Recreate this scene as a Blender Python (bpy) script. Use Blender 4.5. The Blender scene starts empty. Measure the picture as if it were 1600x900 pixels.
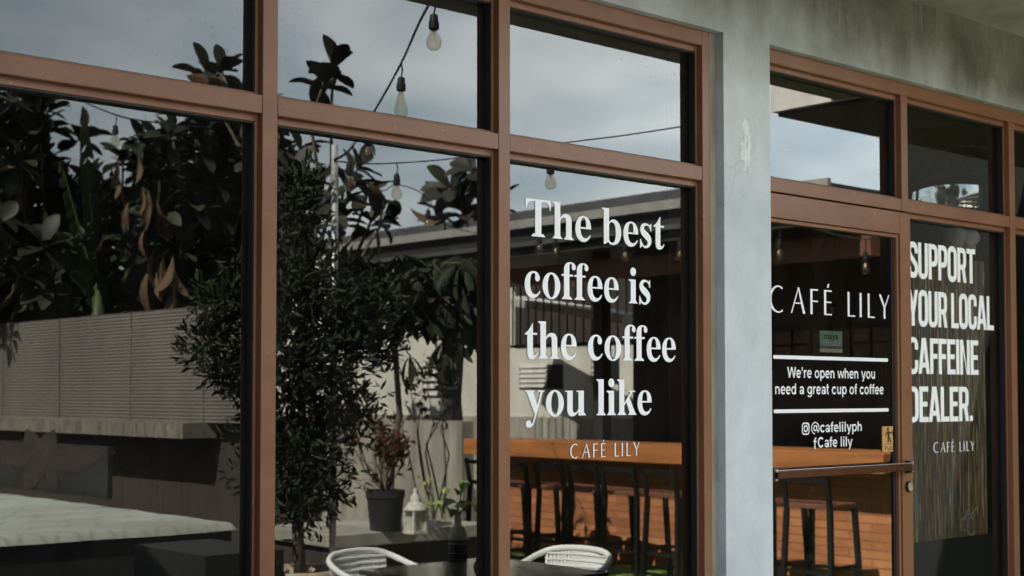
import bpy, bmesh, math, random
from mathutils import Vector, Matrix
from mathutils.geometry import tessellate_polygon
random.seed(7)
R = math.radians
S = bpy.context.scene
COL = S.collection

# ------------------------------------------------------------------ camera
EYE = Vector((0.0, -3.1, 1.35))
YAW, PIT = R(41.755), R(2.179)
cd = bpy.data.cameras.new('Camera')
cam = bpy.data.objects.new('Camera', cd)
COL.objects.link(cam)
cam.location = EYE
cam.rotation_euler = (R(90) + PIT, 0, -YAW)
cd.sensor_width = 36.0
cd.lens = 2222.0 / 1600.0 * 36.0
cd.shift_y = 82.2 / 1600.0
cd.clip_start = 0.05
cd.clip_end = 2000
cd.dof.use_dof = True
cd.dof.focus_distance = 4.35
cd.dof.aperture_fstop = 5.2
S.camera = cam

# ------------------------------------------------------------------ sky, sun, exposure
TO_SUN = Vector((-0.66, 0.19, 0.726)).normalized()
SUN_EL = math.asin(TO_SUN.z)
SUN_ROT = math.atan2(TO_SUN.x, TO_SUN.y)
w = bpy.data.worlds.new('World')
S.world = w
w.use_nodes = True
nt = w.node_tree
nt.nodes.clear()
N = nt.nodes.new
L = nt.links.new
out = N('ShaderNodeOutputWorld')
bg = N('ShaderNodeBackground')
bg.inputs['Strength'].default_value = 0.10
sky = N('ShaderNodeTexSky')
sky.sky_type = 'NISHITA'
sky.sun_disc = False
sky.sun_elevation = SUN_EL
sky.sun_rotation = SUN_ROT
sky.air_density = 1.2
sky.dust_density = 1.5
tc = N('ShaderNodeTexCoord')
sep = N('ShaderNodeSeparateXYZ')
L(tc.outputs['Generated'], sep.inputs[0])
mz = N('ShaderNodeMath'); mz.operation = 'MAXIMUM'; mz.inputs[1].default_value = 0.0
L(sep.outputs['Z'], mz.inputs[0])
mz2 = N('ShaderNodeMath'); mz2.operation = 'ADD'; mz2.inputs[1].default_value = 0.22
L(mz.outputs[0], mz2.inputs[0])
dx = N('ShaderNodeMath'); dx.operation = 'DIVIDE'
dy = N('ShaderNodeMath'); dy.operation = 'DIVIDE'
L(sep.outputs['X'], dx.inputs[0]); L(mz2.outputs[0], dx.inputs[1])
L(sep.outputs['Y'], dy.inputs[0]); L(mz2.outputs[0], dy.inputs[1])
cmb = N('ShaderNodeCombineXYZ')
L(dx.outputs[0], cmb.inputs[0]); L(dy.outputs[0], cmb.inputs[1])
cn = N('ShaderNodeTexNoise')
cn.inputs['Scale'].default_value = 1.6
cn.inputs['Detail'].default_value = 7
cn.inputs['Roughness'].default_value = 0.52
cn.inputs['Distortion'].default_value = 0.4
L(cmb.outputs[0], cn.inputs['Vector'])
cr = N('ShaderNodeValToRGB')
cr.color_ramp.elements[0].position = 0.36
cr.color_ramp.elements[1].position = 0.62
cr.color_ramp.elements[0].color = (0.30, 0.30, 0.30, 1)
cr.color_ramp.elements[1].color = (0.95, 0.95, 0.95, 1)
L(cn.outputs['Fac'], cr.inputs[0])
cn2 = N('ShaderNodeTexNoise')
cn2.inputs['Scale'].default_value = 3.1
cn2.inputs['Detail'].default_value = 6
L(cmb.outputs[0], cn2.inputs['Vector'])
cc = N('ShaderNodeValToRGB')
cc.color_ramp.elements[0].position = 0.3
cc.color_ramp.elements[1].position = 0.7
cc.color_ramp.elements[0].color = (6.3, 6.7, 6.9, 1)
cc.color_ramp.elements[1].color = (9.8, 10.0, 9.9, 1)
L(cn2.outputs['Fac'], cc.inputs[0])
mx = N('ShaderNodeMixRGB')
L(cr.outputs[0], mx.inputs[0]); L(sky.outputs[0], mx.inputs[1]); L(cc.outputs[0], mx.inputs[2])
# sky dimmed towards the left, added to darken the left panes and frames
sky_dim = N('ShaderNodeMapRange')
sky_dim.inputs['From Min'].default_value = 0.30; sky_dim.inputs['From Max'].default_value = 0.80
sky_dim.inputs['To Min'].default_value = 0.50; sky_dim.inputs['To Max'].default_value = 1.22
L(sep.outputs['X'], sky_dim.inputs['Value'])
mb_ = N('ShaderNodeMixRGB'); mb_.blend_type = 'MULTIPLY'; mb_.inputs[0].default_value = 1.0
L(mx.outputs[0], mb_.inputs[1]); L(sky_dim.outputs[0], mb_.inputs[2])
L(mb_.outputs[0], bg.inputs['Color'])
L(bg.outputs[0], out.inputs['Surface'])

sd = bpy.data.lights.new('Sun', 'SUN')
sd.energy = 5.0
sd.angle = R(0.55)
sd.color = (1.0, 0.93, 0.82)
sun = bpy.data.objects.new('Sun', sd)
COL.objects.link(sun)
sun.location = (-10, 6, 12)
sun.rotation_euler = (-TO_SUN).to_track_quat('-Z', 'Y').to_euler()

S.view_settings.view_transform = 'Standard'
S.view_settings.look = 'None'
S.view_settings.gamma = 1.0
S.view_settings.use_curve_mapping = False
S.view_settings.exposure = 2.55
S.render.engine = 'CYCLES'
S.cycles.max_bounces = 10
S.cycles.transparent_max_bounces = 16
S.cycles.use_denoising = True

# ------------------------------------------------------------------ layout
GY = 0.050           # plane of the shop glass
GROUND = -0.15       # patio level below the cafe floor
FWD = Vector((math.sin(YAW) * math.cos(PIT), math.cos(YAW) * math.cos(PIT), math.sin(PIT)))
RT = Vector((math.cos(YAW), -math.sin(YAW), 0))
UP = RT.cross(FWD)


def sight(px, py):
    return FWD + RT * ((px - 800) / 2222.0) - UP * ((py - 532.2) / 2222.0)


def spot(px, py, d):
    """courtyard point that the shop glass shows at this place of the photograph, d metres along the line of sight"""
    p = EYE + sight(px, py) * d
    return Vector((p.x, 2 * GY - p.y, p.z))


def on_x(px, py, X):
    s = sight(px, py)
    p = EYE + s * (X / s.x)
    return Vector((p.x, 2 * GY - p.y, p.z))


def inside(px, py, y):
    """point behind the shop glass on the plane at depth y"""
    s = sight(px, py)
    return EYE + s * ((y - EYE.y) / s.y)


# ------------------------------------------------------------------ materials
def mat(name, col, rough=0.6, metal=0.0, noise=0.0, scale=8.0, bump=0.0, spec=0.5, stretch=None):
    m = bpy.data.materials.new(name)
    m.use_nodes = True
    t = m.node_tree
    b = t.nodes['Principled BSDF']
    b.inputs['Base Color'].default_value = (*col, 1)
    b.inputs['Roughness'].default_value = rough
    b.inputs['Metallic'].default_value = metal
    b.inputs['Specular IOR Level'].default_value = spec
    if noise or bump:
        c = t.nodes.new('ShaderNodeTexCoord')
        mp = t.nodes.new('ShaderNodeMapping')
        mp.inputs['Scale'].default_value = stretch or (1, 1, 1)
        n = t.nodes.new('ShaderNodeTexNoise')
        n.inputs['Scale'].default_value = scale
        n.inputs['Detail'].default_value = 8
        n.inputs['Roughness'].default_value = 0.62
        t.links.new(c.outputs['Object'], mp.inputs[0])
        t.links.new(mp.outputs[0], n.inputs['Vector'])
        if noise:
            r = t.nodes.new('ShaderNodeValToRGB')
            r.color_ramp.elements[0].position = 0.3
            r.color_ramp.elements[1].position = 0.72
            r.color_ramp.elements[0].color = (*[max(0, k * (1 - noise)) for k in col], 1)
            r.color_ramp.elements[1].color = (*[min(1, k * (1 + noise)) for k in col], 1)
            t.links.new(n.outputs['Fac'], r.inputs[0])
            t.links.new(r.outputs[0], b.inputs['Base Color'])
        if bump:
            bp = t.nodes.new('ShaderNodeBump')
            bp.inputs['Strength'].default_value = bump
            bp.inputs['Distance'].default_value = 0.01
            t.links.new(n.outputs['Fac'], bp.inputs['Height'])
            t.links.new(bp.outputs[0], b.inputs['Normal'])
    return m


def concrete_wall():
    m = bpy.data.materials.new('stained_concrete')
    m.use_nodes = True
    t = m.node_tree
    n, l = t.nodes.new, t.links.new
    b = t.nodes['Principled BSDF']
    b.inputs['Roughness'].default_value = 0.8
    b.inputs['Specular IOR Level'].default_value = 0.3
    c = n('ShaderNodeTexCoord')

    def noise(scale, st, detail=8, rough=0.6):
        mp = n('ShaderNodeMapping'); mp.inputs['Scale'].default_value = st
        x = n('ShaderNodeTexNoise')
        x.inputs['Scale'].default_value = scale; x.inputs['Detail'].default_value = detail
        x.inputs['Roughness'].default_value = rough
        l(c.outputs['Object'], mp.inputs[0]); l(mp.outputs[0], x.inputs['Vector'])
        return x.outputs['Fac']

    def ramp(f, a, bb, ca, cb):
        r = n('ShaderNodeValToRGB')
        r.color_ramp.elements[0].position = a; r.color_ramp.elements[1].position = bb
        r.color_ramp.elements[0].color = (*ca, 1); r.color_ramp.elements[1].color = (*cb, 1)
        l(f, r.inputs[0])
        return r.outputs[0]

    base = ramp(noise(2.6, (1, 1, 0.7), 10, 0.72), 0.32, 0.70, (0.45, 0.505, 0.54), (0.665, 0.72, 0.75))
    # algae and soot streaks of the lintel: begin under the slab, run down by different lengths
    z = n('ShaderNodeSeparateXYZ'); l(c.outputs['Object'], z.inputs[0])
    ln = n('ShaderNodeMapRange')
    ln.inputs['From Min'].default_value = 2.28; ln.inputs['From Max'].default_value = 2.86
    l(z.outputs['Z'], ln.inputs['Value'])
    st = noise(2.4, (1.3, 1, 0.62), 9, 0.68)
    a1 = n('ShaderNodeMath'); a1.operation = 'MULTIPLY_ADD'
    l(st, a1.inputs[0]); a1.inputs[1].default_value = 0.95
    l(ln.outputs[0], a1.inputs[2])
    right_falloff = n('ShaderNodeMapRange'); right_falloff.inputs['From Min'].default_value = 4.2; right_falloff.inputs['From Max'].default_value = 5.6  # light fall-off painted into the stain: colour deepens towards the right
    right_falloff.inputs['To Max'].default_value = 0.42
    l(z.outputs['X'], right_falloff.inputs['Value'])
    rm_ = n('ShaderNodeMath'); rm_.operation = 'MULTIPLY'; l(right_falloff.outputs[0], rm_.inputs[0]); l(ln.outputs[0], rm_.inputs[1])
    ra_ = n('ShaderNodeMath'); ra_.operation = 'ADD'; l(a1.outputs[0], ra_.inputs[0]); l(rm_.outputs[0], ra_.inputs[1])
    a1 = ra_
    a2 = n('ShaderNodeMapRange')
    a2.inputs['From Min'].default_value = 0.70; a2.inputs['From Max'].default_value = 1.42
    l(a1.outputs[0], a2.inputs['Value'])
    stain_falloff = ramp(noise(4, (1, 1, 0.7), 9, 0.7), 0.3, 0.7, (0.060, 0.062, 0.048), (0.22, 0.23, 0.19))
    m1 = n('ShaderNodeMixRGB'); l(a2.outputs[0], m1.inputs[0]); l(base, m1.inputs[1]); l(stain_falloff, m1.inputs[2])
    # fine vertical drip marks
    dr = ramp(noise(9, (6, 1, 0.25), 5), 0.60, 0.75, (0, 0, 0), (1, 1, 1))
    d2 = n('ShaderNodeMath'); d2.operation = 'MULTIPLY'; d2.inputs[1].default_value = 0.22
    l(dr, d2.inputs[0])
    m2 = n('ShaderNodeMixRGB'); l(d2.outputs[0], m2.inputs[0]); l(m1.outputs[0], m2.inputs[1])
    m2.inputs[2].default_value = (0.50, 0.52, 0.49, 1)
    # chalky lime blotches
    bl = ramp(noise(4.4, (2.2, 1, 0.8), 9, 0.7), 0.70, 0.75, (0, 0, 0), (1, 1, 1))
    d3 = n('ShaderNodeMath'); d3.operation = 'MULTIPLY'; d3.inputs[1].default_value = 0.55
    l(bl, d3.inputs[0])
    m3 = n('ShaderNodeMixRGB'); l(d3.outputs[0], m3.inputs[0]); l(m2.outputs[0], m3.inputs[1])
    m3.inputs[2].default_value = (0.72, 0.75, 0.75, 1)
    vo = n('ShaderNodeTexVoronoi'); vo.feature = 'DISTANCE_TO_EDGE'; vo.inputs['Scale'].default_value = 2.1
    wob = n('ShaderNodeTexNoise'); wob.inputs['Scale'].default_value = 5; wob.inputs['Detail'].default_value = 6
    l(c.outputs['Object'], wob.inputs['Vector'])
    wm = n('ShaderNodeMixRGB'); wm.inputs[0].default_value = 0.16
    l(c.outputs['Object'], wm.inputs[1]); l(wob.outputs['Color'], wm.inputs[2]); l(wm.outputs[0], vo.inputs['Vector'])
    ck = ramp(vo.outputs['Distance'], 0.0015, 0.006, (1, 1, 1), (0, 0, 0))
    cm = n('ShaderNodeMath'); cm.operation = 'MULTIPLY'; l(ck, cm.inputs[0])
    l(ramp(noise(1.3, (1, 1, 1), 2), 0.50, 0.60, (0, 0, 0), (0.2, 0.2, 0.2)), cm.inputs[1])
    m4 = n('ShaderNodeMixRGB'); l(cm.outputs[0], m4.inputs[0]); l(m3.outputs[0], m4.inputs[1]); m4.inputs[2].default_value = (0.16, 0.16, 0.15, 1)
    po_ = ramp(noise(70, (1, 1, 1), 3), 0.66, 0.74, (0, 0, 0), (0.55, 0.55, 0.55))
    m5 = n('ShaderNodeMixRGB'); l(po_, m5.inputs[0]); l(m4.outputs[0], m5.inputs[1]); m5.inputs[2].default_value = (0.30, 0.31, 0.30, 1)
    l(m5.outputs[0], b.inputs['Base Color'])
    bp = n('ShaderNodeBump'); bp.inputs['Strength'].default_value = 0.25; bp.inputs['Distance'].default_value = 0.004
    l(noise(38, (1, 1, 1)), bp.inputs['Height']); l(bp.outputs[0], b.inputs['Normal'])
    return m


def frame_paint():
    m = mat('brown_frame_paint', (0.30, 0.165, 0.105), 0.42, 0, 0.0, spec=0.30)
    t = m.node_tree
    n, l = t.nodes.new, t.links.new
    b = t.nodes['Principled BSDF']
    c = n('ShaderNodeTexCoord')
    x = n('ShaderNodeTexNoise'); x.inputs['Scale'].default_value = 7; x.inputs['Detail'].default_value = 7
    l(c.outputs['Object'], x.inputs['Vector'])
    r = n('ShaderNodeValToRGB')
    r.color_ramp.elements[0].position = 0.32; r.color_ramp.elements[1].position = 0.72
    r.color_ramp.elements[0].color = (0.195, 0.090, 0.049, 1); r.color_ramp.elements[1].color = (0.235, 0.116, 0.064, 1)
    l(x.outputs['Fac'], r.inputs[0])
    y = n('ShaderNodeTexNoise'); y.inputs['Scale'].default_value = 60; y.inputs['Detail'].default_value = 4
    l(c.outputs['Object'], y.inputs['Vector'])
    r2 = n('ShaderNodeValToRGB')
    r2.color_ramp.elements[0].position = 0.66; r2.color_ramp.elements[1].position = 0.80
    l(y.outputs['Fac'], r2.inputs[0])
    mm = n('ShaderNodeMath'); mm.operation = 'MULTIPLY'; mm.inputs[1].default_value = 0.45
    l(r2.outputs[0], mm.inputs[0])
    mx = n('ShaderNodeMixRGB'); l(mm.outputs[0], mx.inputs[0]); l(r.outputs[0], mx.inputs[1])
    mx.inputs[2].default_value = (0.52, 0.45, 0.39, 1)
    l(mx.outputs[0], b.inputs['Base Color'])
    rr = n('ShaderNodeMapRange'); rr.inputs['To Min'].default_value = 0.26; rr.inputs['To Max'].default_value = 0.40
    l(x.outputs['Fac'], rr.inputs['Value']); l(rr.outputs[0], b.inputs['Roughness'])
    return m


def shop_glass():
    """grey tinted, mirror-coated shop glass with a little dust"""
    m = bpy.data.materials.new('tinted_shop_glass')
    m.use_nodes = True
    t = m.node_tree
    t.nodes.clear()
    n, l = t.nodes.new, t.links.new
    o = n('ShaderNodeOutputMaterial')
    tr = n('ShaderNodeBsdfTransparent'); tr.inputs['Color'].default_value = (0.62, 0.65, 0.64, 1)
    gl = n('ShaderNodeBsdfGlossy'); gl.inputs['Roughness'].default_value = 0.0
    gl.inputs['Color'].default_value = (0.96, 1.0, 1.0, 1)
    fr = n('ShaderNodeFresnel'); fr.inputs['IOR'].default_value = 1.5
    a = n('ShaderNodeMath'); a.operation = 'ADD'; a.inputs[1].default_value = 0.050
    l(fr.outputs[0], a.inputs[0])
    wc = n('ShaderNodeTexCoord')
    wn = n('ShaderNodeTexNoise'); wn.inputs['Scale'].default_value = 1.7; wn.inputs['Detail'].default_value = 1
    l(wc.outputs['Object'], wn.inputs['Vector'])
    wb = n('ShaderNodeBump'); wb.inputs['Strength'].default_value = 1.0; wb.inputs['Distance'].default_value = 0.0002
    l(wn.outputs['Fac'], wb.inputs['Height']); l(wb.outputs[0], gl.inputs['Normal'])
    mx = n('ShaderNodeMixShader'); l(a.outputs[0], mx.inputs[0]); l(tr.outputs[0], mx.inputs[1]); l(gl.outputs[0], mx.inputs[2])
    du = n('ShaderNodeBsdfDiffuse'); du.inputs['Color'].default_value = (0.42, 0.40, 0.37, 1)
    c = n('ShaderNodeTexCoord')
    mp = n('ShaderNodeMapping'); mp.inputs['Scale'].default_value = (1, 1, 0.3)
    x = n('ShaderNodeTexNoise'); x.inputs['Scale'].default_value = 9; x.inputs['Detail'].default_value = 10
    x.inputs['Roughness'].default_value = 0.72
    l(c.outputs['Object'], mp.inputs[0]); l(mp.outputs[0], x.inputs['Vector'])
    mr = n('ShaderNodeMapRange'); mr.inputs['From Min'].default_value = 0.42; mr.inputs['From Max'].default_value = 0.8
    mr.inputs['To Min'].default_value = 0.001; mr.inputs['To Max'].default_value = 0.022
    l(x.outputs['Fac'], mr.inputs['Value'])
    m2 = n('ShaderNodeMixShader'); l(mr.outputs[0], m2.inputs[0]); l(mx.outputs[0], m2.inputs[1]); l(du.outputs[0], m2.inputs[2])
    sp = n('ShaderNodeTexNoise'); sp.inputs['Scale'].default_value = 85; sp.inputs['Detail'].default_value = 3
    l(c.outputs['Object'], sp.inputs['Vector'])
    sr = n('ShaderNodeMapRange'); sr.inputs['From Min'].default_value = 0.63; sr.inputs['From Max'].default_value = 0.70
    sr.inputs['To Max'].default_value = 0.30
    l(sp.outputs['Fac'], sr.inputs['Value'])
    big = n('ShaderNodeTexNoise'); big.inputs['Scale'].default_value = 2.2
    l(c.outputs['Object'], big.inputs['Vector'])
    bm = n('ShaderNodeMapRange'); bm.inputs['From Min'].default_value = 0.45; bm.inputs['From Max'].default_value = 0.65
    l(big.outputs['Fac'], bm.inputs['Value'])
    ml = n('ShaderNodeMath'); ml.operation = 'MULTIPLY'; l(sr.outputs[0], ml.inputs[0]); l(bm.outputs[0], ml.inputs[1])
    grime = n('ShaderNodeBsdfDiffuse'); grime.inputs['Color'].default_value = (0.10, 0.10, 0.095, 1)
    m3 = n('ShaderNodeMixShader'); l(ml.outputs[0], m3.inputs[0]); l(m2.outputs[0], m3.inputs[1]); l(grime.outputs[0], m3.inputs[2])
    l(m3.outputs[0], o.inputs['Surface'])
    return m


def clear_glass(name, tint, gloss=0.12, film=0.0):
    m = bpy.data.materials.new(name)
    m.use_nodes = True
    t = m.node_tree
    t.nodes.clear()
    n, l = t.nodes.new, t.links.new
    o = n('ShaderNodeOutputMaterial')
    tr = n('ShaderNodeBsdfTransparent'); tr.inputs['Color'].default_value = (*tint, 1)
    gl = n('ShaderNodeBsdfGlossy'); gl.inputs['Roughness'].default_value = 0.05
    fr = n('ShaderNodeLayerWeight'); fr.inputs['Blend'].default_value = 0.4
    a = n('ShaderNodeMath'); a.operation = 'MULTIPLY_ADD'; a.inputs[1].default_value = 0.5; a.inputs[2].default_value = gloss
    l(fr.outputs['Facing'], a.inputs[0])
    mx = n('ShaderNodeMixShader'); l(a.outputs[0], mx.inputs[0]); l(tr.outputs[0], mx.inputs[1]); l(gl.outputs[0], mx.inputs[2])
    if film:
        df = n('ShaderNodeBsdfDiffuse'); df.inputs['Color'].default_value = (0.75, 0.76, 0.62, 1)
        m2 = n('ShaderNodeMixShader'); m2.inputs[0].default_value = film
        l(mx.outputs[0], m2.inputs[1]); l(df.outputs[0], m2.inputs[2])
        mx = m2
    l(mx.outputs[0], o.inputs['Surface'])
    return m


def brick_mat():
    m = mat('orange_clay_brick', (0.4, 0.16, 0.07), 0.8)
    t = m.node_tree
    n, l = t.nodes.new, t.links.new
    b = t.nodes['Principled BSDF']
    c = n('ShaderNodeTexCoord'); s = n('ShaderNodeSeparateXYZ'); k = n('ShaderNodeCombineXYZ')
    l(c.outputs['Object'], s.inputs[0]); l(s.outputs['Y'], k.inputs[0]); l(s.outputs['Z'], k.inputs[1])
    br = n('ShaderNodeTexBrick')
    br.inputs['Scale'].default_value = 1.0
    br.inputs['Brick Width'].default_value = 0.40
    br.inputs['Row Height'].default_value = 0.066
    br.inputs['Mortar Size'].default_value = 0.006
    br.inputs['Color1'].default_value = (0.52, 0.215, 0.088, 1)
    br.inputs['Color2'].default_value = (0.36, 0.130, 0.052, 1)
    br.inputs['Mortar'].default_value = (0.26, 0.095, 0.045, 1)
    l(k.outputs[0], br.inputs['Vector'])
    x = n('ShaderNodeTexNoise'); x.inputs['Scale'].default_value = 6; x.inputs['Detail'].default_value = 6
    l(c.outputs['Object'], x.inputs['Vector'])
    mr = n('ShaderNodeMapRange'); mr.inputs['To Min'].default_value = 0.6; mr.inputs['To Max'].default_value = 1.35
    l(x.outputs['Fac'], mr.inputs['Value'])
    mx = n('ShaderNodeMixRGB'); mx.blend_type = 'MULTIPLY'; mx.inputs[0].default_value = 1
    l(br.outputs['Color'], mx.inputs[1]); l(mr.outputs[0], mx.inputs[2])
    l(mx.outputs[0], b.inputs['Base Color'])
    return m


def drip_paint():
    m = mat('dripping_paint', (0.2, 0.16, 0.1), 0.55)
    t = m.node_tree
    n, l = t.nodes.new, t.links.new
    b = t.nodes['Principled BSDF']
    c = n('ShaderNodeTexCoord')
    mp = n('ShaderNodeMapping'); mp.inputs['Scale'].default_value = (1, 1, 0.045)
    l(c.outputs['Object'], mp.inputs[0])
    x = n('ShaderNodeTexNoise'); x.inputs['Scale'].default_value = 30; x.inputs['Detail'].default_value = 5
    x.inputs['Roughness'].default_value = 0.5
    l(mp.outputs[0], x.inputs['Vector'])
    r = n('ShaderNodeValToRGB')
    e = r.color_ramp.elements
    e[0].position = 0.25; e[0].color = (0.16, 0.21, 0.26, 1)
    e[1].position = 0.75; e[1].color = (0.22, 0.28, 0.33, 1)
    for p, q in ((0.33, (0.70, 0.64, 0.48, 1)), (0.37, (0.06, 0.035, 0.03, 1)), (0.425, (0.26, 0.15, 0.10, 1)), (0.45, (0.72, 0.52, 0.16, 1)), (0.475, (0.07, 0.045, 0.04, 1)),
                 (0.51, (0.13, 0.10, 0.09, 1)), (0.535, (0.42, 0.13, 0.10, 1)), (0.56, (0.06, 0.05, 0.05, 1)), (0.59, (0.80, 0.76, 0.62, 1)), (0.62, (0.30, 0.19, 0.09, 1)), (0.66, (0.06, 0.06, 0.06, 1))):
        k = e.new(p); k.color = q
    l(x.outputs['Fac'], r.inputs[0]); l(r.outputs[0], b.inputs['Base Color'])
    return m


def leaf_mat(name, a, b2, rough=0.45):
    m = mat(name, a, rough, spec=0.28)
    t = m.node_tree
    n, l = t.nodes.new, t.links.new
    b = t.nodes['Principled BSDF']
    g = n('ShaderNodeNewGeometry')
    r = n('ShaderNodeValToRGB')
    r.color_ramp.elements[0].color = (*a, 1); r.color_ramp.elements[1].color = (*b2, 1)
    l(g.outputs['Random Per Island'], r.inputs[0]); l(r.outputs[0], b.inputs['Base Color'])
    return m


def quilt_mat():
    m = mat('white_quilted_cloth', (0.4, 0.42, 0.38), 0.85)
    t = m.node_tree
    n, l = t.nodes.new, t.links.new
    b = t.nodes['Principled BSDF']
    c = n('ShaderNodeTexCoord'); s = n('ShaderNodeSeparateXYZ'); l(c.outputs['Object'], s.inputs[0])

    def op(k, a, v=None):
        x = n('ShaderNodeMath'); x.operation = k
        l(a, x.inputs[0])
        if v is not None:
            if isinstance(v, float):
                x.inputs[1].default_value = v
            else:
                l(v, x.inputs[1])
        return x.outputs[0]
    ns = n('ShaderNodeTexNoise'); ns.inputs['Scale'].default_value = 1.4; ns.inputs['Detail'].default_value = 2
    l(c.outputs['Object'], ns.inputs['Vector'])
    row = op('FLOOR', op('DIVIDE', s.outputs['Y'], 0.42))
    sx = op('ADD', op('MULTIPLY', s.outputs['X'], 29.0), op('MULTIPLY', ns.outputs['Fac'], 5.0))
    wv = op('MULTIPLY', op('SINE', sx), 0.075)
    ph = op('FRACT', op('DIVIDE', op('ADD', s.outputs['Y'], wv), 0.42))
    ds = op('ABSOLUTE', op('SUBTRACT', ph, 0.5))
    mr = n('ShaderNodeMapRange'); mr.inputs['From Min'].default_value = 0.0; mr.inputs['From Max'].default_value = 0.11
    mr.inputs['To Min'].default_value = 0.55; mr.inputs['To Max'].default_value = 0.0
    l(ds, mr.inputs['Value'])
    st = n('ShaderNodeTexNoise'); st.inputs['Scale'].default_value = 1.1; st.inputs['Detail'].default_value = 8
    l(c.outputs['Object'], st.inputs['Vector'])
    r = n('ShaderNodeValToRGB')
    r.color_ramp.elements[0].position = 0.32; r.color_ramp.elements[1].position = 0.6
    r.color_ramp.elements[0].color = (0.27, 0.275, 0.235, 1); r.color_ramp.elements[1].color = (0.40, 0.425, 0.39, 1)
    l(st.outputs['Fac'], r.inputs[0])
    mx = n('ShaderNodeMixRGB'); l(mr.outputs[0], mx.inputs[0]); l(r.outputs[0], mx.inputs[1]); mx.inputs[2].default_value = (0.16, 0.17, 0.15, 1)
    l(mx.outputs[0], b.inputs['Base Color'])
    return m


def turf_mat():
    m = mat('green_turf', (0.17, 0.30, 0.05), 0.9, 0, 0.35, 60, 0.6)
    return m


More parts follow.
